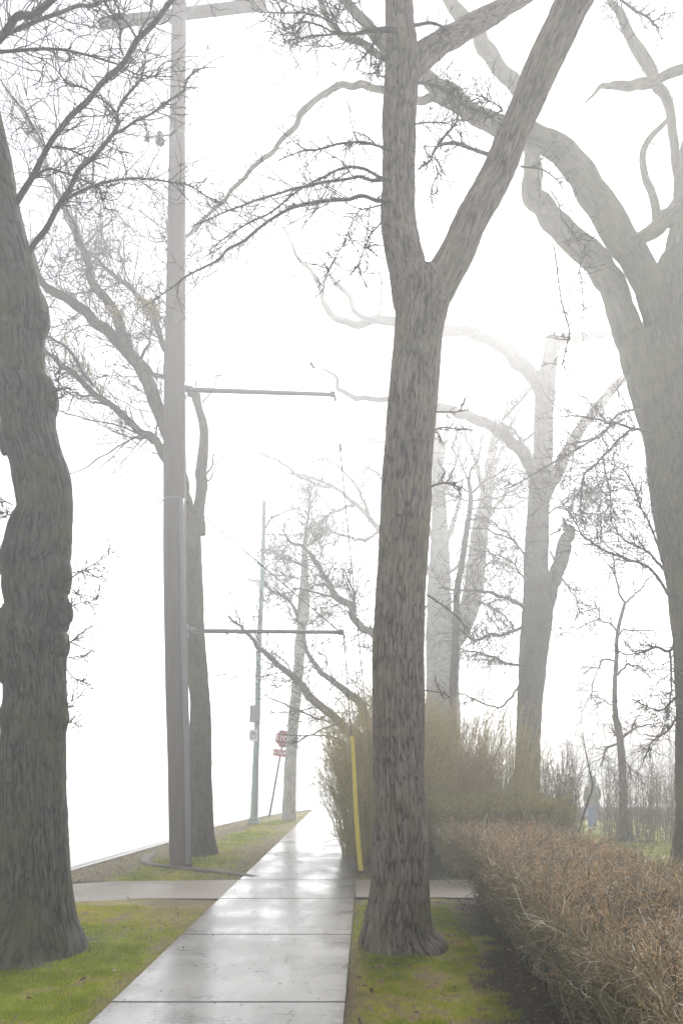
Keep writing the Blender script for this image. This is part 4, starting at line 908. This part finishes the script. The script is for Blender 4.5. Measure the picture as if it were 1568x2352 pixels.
for i, (px, d, w, H, n, lab) in enumerate([
    (1268, 15.4, .65, 2.3, 110, 'wispy bare shrub right against the stub tree trunk'),
    (1308, 14.8, .42, 2.7, 30, 'wispy bare shrub with tall crossing rods, just left of the walker'),
    (1404, 15.2, .34, 2.2, 34, 'wispy bare shrub between the walker and the sapling'),
    (1462, 15.6, .5, 2.2, 50, 'wispy bare shrub right of the sapling'),
    (1506, 15.0, .5, 2.3, 48, 'wispy bare shrub half way between the sapling and the great tree'),
    (1552, 15.8, .5, 2.5, 50, 'wispy bare shrub rising behind the great tree trunk')]):
    shrub('bare_shrub', lab, (px-CX)*d/F, d, w, .5, H, n, M['twig_brush'], 1400+i, .6, 6, .45, .008, 1, 'wispy bare shrubs', .8, .45, rmin=.0045)

# leaning dark stem that crosses the walker
rt = np.random.default_rng(44); tb = Tubes()
rod = empty('bare_rod', P(1333, 1908, 14.2), 'thick dark slanting stem crossing in front of the walker', 'plant')
p, r_ = traced([(1329,1912),(1336,1885),(1343,1860),(1351,1838),(1357,1822),(1360,1800),(1354,1775),(1345,1735),(1338,1690)], 14.2, 14.0, [7,6,6,5,5,4,3,2], rt, .05, .01)
tb.add(p, r_, 6, .2); sprout(tb, p, r_, 14, .5, rt, 1, .1, .004, .4); tb.build('stem', M['twig'], rod)

# ------------------------------------------------------------------ mesh helpers for made things
def cyl(bm, a, b, r0, r1=None, n=16, cap=True):
    a = Vector(a); b = Vector(b); r1 = r0 if r1 is None else r1
    d = (b-a).normalized(); s = d.cross(Vector((0, 1, 0)) if abs(d.y) < .9 else Vector((1, 0, 0))).normalized(); u = d.cross(s)
    A = [bm.verts.new(a+(s*math.cos(t)+u*math.sin(t))*r0) for t in [2*math.pi*i/n for i in range(n)]]
    B_ = [bm.verts.new(b+(s*math.cos(t)+u*math.sin(t))*r1) for t in [2*math.pi*i/n for i in range(n)]]
    for i in range(n): f = bm.faces.new((A[i], A[(i+1) % n], B_[(i+1) % n], B_[i])); f.smooth = True
    if cap: bm.faces.new(A[::-1]); bm.faces.new(B_)
def box(bm, c, sx, sy, sz, rot=None, bev=.006):
    m = Matrix.Translation(Vector(c)) @ (rot.to_4x4() if rot else Matrix.Identity(4)) @ Matrix.Diagonal((sx, sy, sz, 1))
    r = bmesh.ops.create_cube(bm, size=1, matrix=m)
    es = list({e for v in r['verts'] for e in v.link_edges})
    if bev: bmesh.ops.bevel(bm, geom=es, offset=bev, segments=2, affect='EDGES', profile=.6)
def done(bm, name, mat, parent=None, smooth=False):
    bmesh.ops.recalc_face_normals(bm, faces=bm.faces)
    me = bpy.data.meshes.new(name); bm.to_mesh(me); bm.free()
    return link(name, me, mat, parent)
def wire(name, pts, r, mat, parent, sides=6, n=12):
    tb = Tubes(); tb.add(spline(pts, n=n), r, sides, .3); return tb.build(name, mat, parent)

# ------------------------------------------------------------------ wooden utility pole
dP = 11.1
UP = empty('utility_pole', P(415, 1988, dP), 'weathered wooden utility pole with two crossarms and two steel sidewalk struts', 'utility pole')
p, r_ = rp([(1992,389,442),(1985,390,441),(1763,386,438),(1600,381,433),(1443,378,430),(1309,376,428),(1176,376,427),(922,377,426),(588,384,426),(334,389,426),(0,396,428),(-70,398,428)], dP)
Q = np.column_stack([p, r_]); Lp = np.arange(len(Q))
tb_n = 48; th = np.arange(tb_n)*2*math.pi/tb_n; rg = np.random.default_rng(8)
V = []; nP = 260
zz = np.linspace(Q[0, 2], Q[-1, 2], nP)
for zv in zz:
    cx, cy, rr = [np.interp(zv, Q[:, 2], Q[:, k]) for k in (0, 1, 3)]
    ck = 1+.012*vnoise(np.stack([np.cos(th)*14, np.sin(th)*14, np.full(tb_n, zv*.25)], 1))-.03*(vnoise(np.stack([np.cos(th)*6+3, np.sin(th)*6, np.full(tb_n, zv*.16)], 1)) > .55)
    V += [(cx+math.cos(t)*rr*k, cy+math.sin(t)*rr*k, zv) for t, k in zip(th, ck)]
Qd = [(i*tb_n+j, i*tb_n+(j+1) % tb_n, (i+1)*tb_n+(j+1) % tb_n, (i+1)*tb_n+j) for i in range(nP-1) for j in range(tb_n)]
link('pole_shaft', np_mesh('pole_shaft', V, Qd), M['pole'], UP)
def pc(y):   # pole centre and radius at a photo height
    zv = P(0, y, dP)[2]; return np.array([np.interp(zv, Q[:, 2], Q[:, 0]), dP, zv]), np.interp(zv, Q[:, 2], Q[:, 3])
# U-shaped cable guard up the face of the pole
bm = bmesh.new(); prev = None
for y in np.linspace(1982, 1150, 26):
    c, rr = pc(y); a = -1.02
    base_ = c+np.array([math.cos(a+.35)*rr, math.sin(a+.35)*rr, 0]); w = np.interp(y, [1150, 1982], [.042, .048])
    out = np.array([math.cos(a), math.sin(a), 0]); sd = np.array([-out[1], out[0], 0])
    ring = [bm.verts.new(base_+sd*w*math.cos(t)+out*(w*1.1*math.sin(t)-.02)) for t in np.linspace(0, math.pi, 12)]
    if prev:
        for i in range(11): f = bm.faces.new((prev[i], prev[i+1], ring[i+1], ring[i])); f.smooth = True
    prev = ring
bm.faces.new(prev); done(bm, 'cable_guard', M['conduit'], UP)
# double crossarms
cdir = np.array([1.29, -.15, -.0]); cdir = unit(cdir)
tc, tr = pc(0)
for off in (-.19, .19):
    bm = bmesh.new(); c = tc+np.array([.0, off, -.02 if off > 0 else .01])
    ang = math.atan2(cdir[1], cdir[0]); box(bm, c, 2.62, .095, .12, Matrix.Rotation(ang, 3, 'Z'), .008)
    done(bm, 'crossarm', M['pole'], UP)
for k in (-1.2, -.75, .75, 1.2):
    bm = bmesh.new(); b0 = tc+cdir*k+np.array([0, -.19, .07])
    cyl(bm, b0, b0+np.array([0, 0, .12]), .012, .012, 8); cyl(bm, b0+np.array([0, 0, .1]), b0+np.array([0, 0, .17]), .05, .035, 14); cyl(bm, b0+np.array([0, 0, .17]), b0+np.array([0, 0, .22]), .04, .03, 14)
    done(bm, 'insulator', M['porcelain'], UP)
for sgn in (-1, 1):
    bm = bmesh.new(); a = tc+cdir*sgn*.62+np.array([0, -.25, -.03]); b = tc+np.array([0, -.2, -.62]); cyl(bm, a, b, .013, .013, 8); done(bm, 'brace', M['galv'], UP)
# sidewalk struts
def strut(y0, y1, xe, rr0, rr1):
    c, rr = pc(y0); e = P(xe, y1, dP-.02); a = c+np.array([rr*.7, -.0, 0])
    bm = bmesh.new(); cyl(bm, a, e, rr0, rr1, 14); done(bm, 'strut', M['galv'], UP)
    bm = bmesh.new(); box(bm, c+np.array([rr*.98, 0, 0]), .03, .16, .2, None, .005); cyl(bm, c+np.array([rr*.8, 0, .02]), c+np.array([rr+.12, 0, .0]), rr0*1.35, rr0*1.25, 14); done(bm, 'strut_socket', M['galv'], UP)
    bm = bmesh.new(); cyl(bm, e+np.array([-.03, 0, 0]), e+np.array([.04, 0, 0]), rr1*1.5, rr1*1.5, 12); cyl(bm, e+np.array([.03, 0, .01]), e+np.array([.045, 0, -.075]), .014, .012, 8)
    cyl(bm, e+np.array([.045, -.03, -.075]), e+np.array([.045, .03, -.075]), .02, .02, 10); done(bm, 'clevis', M['rust'], UP)
    return e
e1 = strut(895, 906, 763, .037, .03); e2 = strut(1449, 1452, 783, .033, .029)
for y in (1150, 430, 312):
    c, rr = pc(y); bm = bmesh.new(); cyl(bm, c+np.array([0, 0, -.014]), c+np.array([0, 0, .014]), rr*1.012, rr*1.012, 40, False); done(bm, 'steel_band', M['galv'], UP)
for s in (-1, 1):
    c, rr = pc(1150 if s < 0 else 1157); bm = bmesh.new(); o = c+np.array([s*(rr+.05), 0, 0]); m = Matrix.Translation(Vector(o)) @ Matrix.Rotation(math.pi/2, 4, 'X')
    cyl(bm, c+np.array([s*rr*.9, 0, 0]), o-np.array([s*.03, 0, 0]), .009, .009, 8)
    ring = []
    for i in range(16):
        t = 2*math.pi*i/16; cc = Vector(o)+Vector((math.cos(t)*.03, 0, math.sin(t)*.03)); rd = Vector((math.cos(t), 0, math.sin(t)))
        ring.append([bm.verts.new(cc+rd*.008*math.cos(u)+Vector((0, 1, 0))*.008*math.sin(u)) for u in [2*math.pi*j/6 for j in range(6)]])
    for i in range(16):
        for j in range(6): bm.faces.new((ring[i][j], ring[(i+1) % 16][j], ring[(i+1) % 16][(j+1) % 6], ring[i][(j+1) % 6]))
    done(bm, 'eye_bolt', M['rust'], UP)
# side bracket with two insulators, left of the shaft
c, rr = pc(313); bm = bmesh.new(); e = P(334, 316, dP); cyl(bm, c-np.array([rr*.8, 0, -.02]), e, .014, .011, 8); done(bm, 'bracket', M['galv'], UP)
for x in (338, 368):
    q = P(x, 314, dP); bm = bmesh.new(); s = 1.3 if x > 350 else .75
    cyl(bm, q+np.array([0, 0, -.07*s]), q+np.array([0, 0, .0]), .055*s, .05*s, 14); cyl(bm, q, q+np.array([0, 0, .06*s]), .05*s, .02*s, 14); done(bm, 'insulator', M['porcelain'], UP)

# ------------------------------------------------------------------ guy wires down over the sidewalk
def strain(root, q, d, s=1):
    bm = bmesh.new(); d = unit(d)
    cyl(bm, q-d*.07*s, q-d*.035*s, .022*s, .034*s, 12); cyl(bm, q-d*.03*s, q+d*.03*s, .03*s, .03*s, 12); cyl(bm, q+d*.035*s, q+d*.07*s, .034*s, .022*s, 12); cyl(bm, q-d*.075*s, q+d*.075*s, .014*s, .014*s, 8)
    done(bm, 'strain_insulator', M['porcelain'], root)
top, tr_ = pc(1150)
g2 = P(829, 2004, 10.45); g2[2] = -.02
GW = empty('guy_wire', g2, 'steel guy wire from the lower strut down into the long yellow plastic guard', 'guy wire', 'guy wires')
wire('cable', [top+np.array([tr_, 0, 0]), e2+np.array([.045, 0, -.05])], .008, M['rust'], GW)
wire('cable', [e2+np.array([.045, 0, -.09]), g2], .007, M['rust'], GW)
qm = top+(e2-top)*.47; strain(GW, P(598, 1296, dP), e2-top, .8)
gt = e2+np.array([.045, 0, -.09]); gt = g2+(gt-g2)*((P(803, 1690, 10.5)[2]-g2[2])/(gt[2]-g2[2]))
def guard(root, a, b, r):
    a = np.asarray(a, float); b = np.asarray(b, float); n = 30; V = []; Qd = []; d = unit(b-a); s = unit(np.cross(d, [0, 1, 0])); u = np.cross(s, d); ns = 18
    for i in range(n+1):
        t = i/n; c = a+(b-a)*t+s*.012*math.sin(t*5)
        for j in range(ns):
            q = 2*math.pi*j/ns; V.append(c+(s*math.cos(q)+u*math.sin(q)*.7)*r*(1+.05*math.sin(t*60) if False else 1)*(1.0-.25*t))
    for i in range(n):
        for j in range(ns): Qd.append((i*ns+j, i*ns+(j+1) % ns, (i+1)*ns+(j+1) % ns, (i+1)*ns+j))
    return link('guard', np_mesh('guard', V, Qd), M['yellow'], root)
guard(GW, g2+np.array([0, -.01, .03]), gt, .036)
g1 = P(872, 1945, 12.4); g1[2] = -.02
GW1 = empty('guy_wire', g1, 'thin bare guy wire from the upper strut down into the olive shrub', 'guy wire', 'guy wires')
t1, tr1 = pc(390)
wire('cable', [t1+np.array([tr1, 0, 0]), e1+np.array([.045, 0, -.05])], .0055, M['rust'], GW1)
wire('cable', [e1+np.array([.045, 0, -.09]), g1], .0075, M['rust'], GW1)
strain(GW1, t1+(e1-t1)*.87, e1-t1, .75); strain(GW1, e1+np.array([.045, 0, -.09])+(g1-e1)*.093, g1-e1, .75)

# ------------------------------------------------------------------ slim metal post with cabinet and parking sign
dL = 18.2
LP = empty('metal_post', P(583, 1890, dL), 'slim grey-green metal post with a grey box and a white parking sign', 'post')
bm = bmesh.new(); pts = [(583,1893,9.5),(583.5,1880,9),(587,1763,7.4),(591.5,1643,6.6),(593.5,1510,6),(602,1343,5),(605,1243,4.6),(606.5,1150,4.2)]
for a, b in zip(pts[:-1], pts[1:]): cyl(bm, P(a[0], a[1], dL), P(b[0], b[1], dL), a[2]*dL/F, b[2]*dL/F, 20, False)
done(bm, 'shaft', M['post'], LP)
bm = bmesh.new(); c = P(583, 1892, dL); c[2] = 0; cyl(bm, c+np.array([0, 0, -.05]), c+np.array([0, 0, .06]), .16, .145, 20); cyl(bm, c+np.array([0, 0, .06]), c+np.array([0, 0, .16]), .135, .105, 20); done(bm, 'base', M['post'], LP)
bm = bmesh.new(); box(bm, P(586, 1640, dL-.14), 23*dL/F, .2, 39*dL/F, Matrix.Rotation(.03, 3, 'Y'), .012); cab = done(bm, 'cabinet', M['cabinet'], LP)
bm = bmesh.new(); box(bm, P(586, 1640, dL-.247), 19*dL/F, .012, 34*dL/F, Matrix.Rotation(.03, 3, 'Y'), .004); done(bm, 'cabinet_door', M['cabinet'], LP)
def text_mesh(s, size, name, mat, parent, loc, rot, ext=.002, bold=.012):
    cu = bpy.data.curves.new(name, 'FONT'); cu.body = s; cu.size = size; cu.extrude = ext; cu.offset = bold*size; cu.align_x = 'CENTER'; cu.align_y = 'CENTER'
    ob = bpy.data.objects.new('tmp', cu); COL.objects.link(ob); bpy.context.view_layer.update()
    me = bpy.data.meshes.new_from_object(ob.evaluated_get(bpy.context.evaluated_depsgraph_get()))
    bpy.data.objects.remove(ob); m = Matrix.Translation(Vector(loc)) @ rot; me.transform(m); me.materials.clear(); return link(name, me, mat, parent)
face = Matrix.Rotation(math.pi/2, 4, 'X')
# parking sign: white plate, ring and P
q = P(582, 1689, dL-.16); yaw = Matrix.Rotation(-.25, 4, 'Z')
bm = bmesh.new(); box(bm, (0, 0, 0), .215, .008, .285, None, .003); bm.transform(Matrix.Translation(Vector(q)) @ yaw); sg = done(bm, 'parking_sign', M['white'], LP)
bm = bmesh.new(); A_ = []
for i in range(36):
    t = 2*math.pi*i/36; A_.append([bm.verts.new((math.cos(t)*rr, y_, math.sin(t)*rr)) for rr, y_ in ((.085, -.0055), (.067, -.0055))])
for i in range(36): bm.faces.new((A_[i][0], A_[i][1], A_[(i+1) % 36][1], A_[(i+1) % 36][0]))
bm.transform(Matrix.Translation(Vector(q)) @ yaw); done(bm, 'ring', M['black'], sg)
text_mesh('P', .12, 'letter', M['black'], sg, q, yaw @ Matrix.Translation((0, -.0065, 0)) @ face, .001)

# ------------------------------------------------------------------ stop sign
dS = 21.0
ss = empty('stop_sign', P(619, 1871, dS), 'red octagonal stop sign with a red plate below, on a leaning post', 'sign')
lean = math.atan2(647-619, 1871-1720)
a = P(619, 1873, dS); b = P(653.5, 1680, dS)
bm = bmesh.new(); cyl(bm, a, b, .03, .03, 10); done(bm, 'post', M['galv'], ss)
rotS = Matrix.Rotation(lean*.75, 4, 'Y') @ Matrix.Rotation(.18, 4, 'Z')
def octo(bm, R, th, yoff):
    lo = [bm.verts.new((math.cos(math.pi/8+i*math.pi/4)*R, yoff-th/2, math.sin(math.pi/8+i*math.pi/4)*R)) for i in range(8)]
    hi = [bm.verts.new((v.co.x, yoff+th/2, v.co.z)) for v in lo]
    bm.faces.new(lo); bm.faces.new(hi[::-1])
    for i in range(8): bm.faces.new((lo[i], hi[i], hi[(i+1) % 8], lo[(i+1) % 8]))
oc = P(652, 1697, dS-.05); Mo = Matrix.Translation(Vector(oc)) @ rotS
bm = bmesh.new(); octo(bm, .262, .006, 0); bm.transform(Mo); ow = done(bm, 'octagon', M['white'], ss)
bm = bmesh.new(); octo(bm, .246, .006, -.003); bm.transform(Mo); done(bm, 'red_face', M['red'], ow)
text_mesh('STOP', .20, 'lettering', M['white'], ow, oc, rotS @ Matrix.Translation((0, -.008, 0)) @ face, .001)
oc2 = P(645.5, 1730, dS-.05); Mo2 = Matrix.Translation(Vector(oc2)) @ rotS
bm = bmesh.new(); box(bm, (0, 0, 0), .46, .006, .20, None, .002); bm.transform(Mo2); pl = done(bm, 'plate', M['red'], ss)
text_mesh('4-WAY', .15, 'lettering', M['white'], pl, oc2, rotS @ Matrix.Translation((0, -.005, 0)) @ face, .001)

# ------------------------------------------------------------------ house deep in the fog
hy = 58.; HX0 = (1350-CX)*hy/F; HX1 = (1650-CX)*hy/F
HS = empty('house', ((HX0+HX1)/2, hy, -.4), 'faint low pale house with a rose-brown roof deep in the fog', 'house')
zt_ = CAMZ+30*hy/F; zr = CAMZ+84*hy/F; dp = 7.
bm = bmesh.new(); box(bm, ((HX0+HX1)/2, hy+dp/2, (zt_-.6)/2), HX1-HX0, dp, zt_+.6, None, .01); done(bm, 'wall', M['house_wall'], HS)
bm = bmesh.new(); o = .35; v = [bm.verts.new(c) for c in [(HX0-o, hy-o, zt_-.05), (HX1+o, hy-o, zt_-.05), (HX1+o, hy+dp+o, zt_-.05), (HX0-o, hy+dp+o, zt_-.05), (HX0+1.2, hy+dp/2, zr), (HX1-1.2, hy+dp/2, zr)]]
for f in [(0, 1, 5, 4), (1, 2, 5), (2, 3, 4, 5), (3, 0, 4), (3, 2, 1, 0)]: bm.faces.new([v[i] for i in f])
done(bm, 'roof', M['house_roof'], HS)
for xx in (HX0+1.6, HX1-2.4):
    bm = bmesh.new(); box(bm, (xx, hy-.02, 1.1), 1.2, .1, 1.2, None, .01); w_ = done(bm, 'window', M['trim'], HS)
    bm = bmesh.new(); box(bm, (xx, hy-.06, 1.1), 1.0, .06, 1.0, None, .004); done(bm, 'pane', M['glass'], w_)
bm = bmesh.new(); box(bm, ((HX0+HX1)/2-.2, hy-.02, .65), .95, .1, 2.1, None, .01); d_ = done(bm, 'door', M['trim'], HS)

# ------------------------------------------------------------------ walker in the fog
dW = 20.5; fw = P(1360, 1893, dW); gw = float(gz(np.array([fw[0]]), np.array([dW]))[0]); Hm = 1.50
W = empty('person', (fw[0], dW, gw), 'person in a grey hooded jacket and blue jeans walking away behind thin bare shrubs', 'person')
S = Hm/1.70
def skin_obj(name, verts, edges, radii, mat, parent, root=0, sub=2):
    me = bpy.data.meshes.new(name); me.from_pydata([Vector(v)*S+Vector((fw[0], dW, gw)) for v in verts], edges, [])
    o = link(name, me, mat, parent)
    md = o.modifiers.new('Skin', 'SKIN'); md.use_smooth_shade = True
    for i, sv in enumerate(me.skin_vertices[0].data):
        rr = radii[i]; rr = rr if isinstance(rr, tuple) else (rr, rr)
        sv.radius = (rr[0]*S, rr[1]*S); sv.use_root = (i == root)
    o.modifiers.new('Sub', 'SUBSURF').levels = sub; o.modifiers['Sub'].render_levels = sub
    return o
# walking to the right and away, seen from behind: x right, y away
bv = [(0,0,.92),(0,.01,1.12),(0,.02,1.32),(0,.02,1.42),(0,.04,1.50),(0,.06,1.585),(0,.07,1.66),
      (-.17,.02,1.385),(-.23,-.02,1.12),(-.22,.06,.90),(.17,.02,1.385),(.23,.08,1.12),(.19,.20,.93),
      (-.09,0,.88),(-.12,-.10,.48),(-.14,-.22,.09),(-.14,-.12,.03),(.09,0,.88),(.11,.14,.48),(.12,.18,.08),(.12,.30,.03)]
be = [(0,1),(1,2),(2,3),(3,4),(4,5),(5,6),(2,7),(7,8),(8,9),(2,10),(10,11),(11,12),(0,13),(13,14),(14,15),(15,16),(0,17),(17,18),(18,19),(19,20)]
br = [.13,.12,.14,.07,.055,(.075,.09),(.07,.085),.05,.042,.03,.05,.042,.03,.08,.055,.038,.034,.08,.055,.038,.034]
nb = len(bv)
for s, wi in ((-1, 9), (1, 12)):      # palms, four fingers and a thumb on each hand
    w0 = np.array(bv[wi]); fwd = .35 if s > 0 else .05
    def addv(p, r_): bv.append(tuple(p)); br.append(r_); return len(bv)-1
    palm = addv(w0+np.array([0, .02+fwd*.1, -.07]), .022); be.append((wi, palm))
    for k, ln in enumerate((.075, .085, .08, .062)):
        a = addv(w0+np.array([s*.004, -.02+.017*k+fwd*.12, -.10]), .009); m_ = addv(w0+np.array([-s*.012, -.02+.018*k+fwd*.14, -.10-ln*.55]), .008); e_ = addv(w0+np.array([-s*.03, -.018+.018*k+fwd*.16, -.10-ln]), .007)
        be += [(palm, a), (a, m_), (m_, e_)]
    t1_ = addv(w0+np.array([-s*.01, .045+fwd*.1, -.06]), .0095); t2_ = addv(w0+np.array([-s*.02, .06+fwd*.12, -.10]), .008); be += [(wi, t1_), (t1_, t2_)]
skin_obj('body', bv, be, br, M['skin'], W)
# face parts: nose, ears
bm = bmesh.new()
hc = Vector((0, .065, 1.625))
for (o, s) in (((0, .095, -.01), (.014, .02, .022)), ((-.078, .0, -.005), (.012, .02, .032)), ((.078, .0, -.005), (.012, .02, .032)), ((0, .075, -.055), (.03, .01, .008)), ((-.03, .078, .018), (.014, .01, .008)), ((.03, .078, .018), (.014, .01, .008))):
    bmesh.ops.create_uvsphere(bm, u_segments=10, v_segments=8, radius=1, matrix=Matrix.Translation((hc+Vector(o))*S+Vector((fw[0], dW, gw))) @ Matrix.Diagonal((s[0]*S, s[1]*S, s[2]*S, 1)))
done(bm, 'face', M['skin'], W, True)
skin_obj('jacket', [(0,0,.80),(0,0,.95),(0,.01,1.12),(0,.015,1.30),(0,.02,1.40),(-.165,.02,1.335),(-.235,-.02,1.10),(-.225,.055,.93),(.165,.02,1.335),(.235,.08,1.10),(.195,.185,.96),(0,.03,1.50)],
         [(0,1),(1,2),(2,3),(3,4),(3,5),(5,6),(6,7),(3,8),(8,9),(9,10),(4,11)], [(.21,.17),(.20,.16),(.18,.14),(.175,.14),.125,.08,.07,.058,.08,.07,.058,.10], M['jacket'], W, 1)
skin_obj('hood', [(0,.01,1.43),(0,.035,1.56),(0,.045,1.66),(0,.05,1.735)], [(0,1),(1,2),(2,3)], [.125,(.118,.118),(.112,.118),(.06,.07)], M['jacket'], W)
skin_obj('jeans', [(0,0,.96),(0,0,.88),(-.10,-.01,.80),(-.12,-.10,.48),(-.14,-.20,.11),(.10,.01,.80),(.11,.13,.48),(.12,.17,.11)], [(0,1),(1,2),(2,3),(3,4),(1,5),(5,6),(6,7)], [.16,.15,.11,.08,.07,.11,.08,.07], M['jeans'], W, 1)
for (ax, ay, az), (tx, ty, tz) in (((-.14,-.23,.07), (-.14,-.10,.035)), ((.12,.16,.06), (.12,.30,.035))):
    skin_obj('shoe', [(ax, ay-.03, az), (ax, ay+.03, az-.005), (tx, ty, tz), (tx, ty+.05, tz-.005)], [(0,1),(1,2),(2,3)], [.045,.05,.045,.032], M['shoe'], W)

# ------------------------------------------------------------------ fog
bm = bmesh.new(); bmesh.ops.create_cube(bm, size=1, matrix=Matrix.Translation((0, 62.5, 8.2)) @ Matrix.Diagonal((184, 181, 19.2, 1)))
m = bpy.data.materials.new('fog air'); m.use_nodes = True; nt = m.node_tree; nt.nodes.clear()
out = nt.nodes.new('ShaderNodeOutputMaterial'); pv = nt.nodes.new('ShaderNodeVolumePrincipled')
pv.inputs['Color'].default_value = (.985, .985, .99, 1); pv.inputs['Density'].default_value = HAZE = .0132; pv.inputs['Anisotropy'].default_value = .6
nt.links.new(pv.outputs[0], out.inputs['Volume'])
hz = done(bm, 'haze', m); tag(hz, kind='stuff'); hz.display_type = 'WIRE'

# ------------------------------------------------------------------ light, sky, camera
SUN_EL = math.radians(36); SUN_AZ = math.radians(15)      # ahead of the camera, a little right
w = bpy.data.worlds.new('World'); sc.world = w; w.use_nodes = True; nt = w.node_tree
bg = nt.nodes['Background']; sky = nt.nodes.new('ShaderNodeTexSky'); sky.sky_type = 'NISHITA'; sky.sun_disc = False
sky.sun_elevation = SUN_EL; sky.sun_rotation = SUN_AZ; sky.air_density = .8; sky.dust_density = .2; sky.ozone_density = 1.0
hs = nt.nodes.new('ShaderNodeHueSaturation'); hs.inputs['Saturation'].default_value = .2
nt.links.new(sky.outputs[0], hs.inputs['Color']); nt.links.new(hs.outputs[0], bg.inputs['Color']); bg.inputs['Strength'].default_value = .052
sl = bpy.data.lights.new('sun', 'SUN'); sl.energy = 1.5; sl.angle = math.radians(22); sl.color = (1, .975, .935)
so = bpy.data.objects.new('sun', sl); COL.objects.link(so)
v = Vector((math.sin(SUN_AZ)*math.cos(SUN_EL), math.cos(SUN_AZ)*math.cos(SUN_EL), math.sin(SUN_EL)))
so.rotation_euler = v.to_track_quat('Z', 'Y').to_euler(); so.location = v*60
cam = bpy.data.cameras.new('camera'); co = bpy.data.objects.new('camera', cam); COL.objects.link(co); sc.camera = co
co.location = (0, 0, CAMZ); co.rotation_euler = (math.pi/2, 0, 0)
cam.sensor_fit = 'VERTICAL'; cam.sensor_height = 36; cam.lens = 36*F/2352; cam.shift_y = (HY-1176)/2352; cam.clip_end = 600; cam.clip_start = .05
vs = sc.view_settings; vs.view_transform = 'Standard'; vs.look = 'None'; vs.gamma = 1; vs.exposure = 2.38; vs.use_curve_mapping = False
cy = sc.cycles; cy.use_denoising = True; cy.use_adaptive_sampling = False
cy.max_bounces = 8; cy.diffuse_bounces = 3; cy.glossy_bounces = 3; cy.volume_bounces = 4; cy.transparent_max_bounces = 4; cy.transmission_bounces = 2
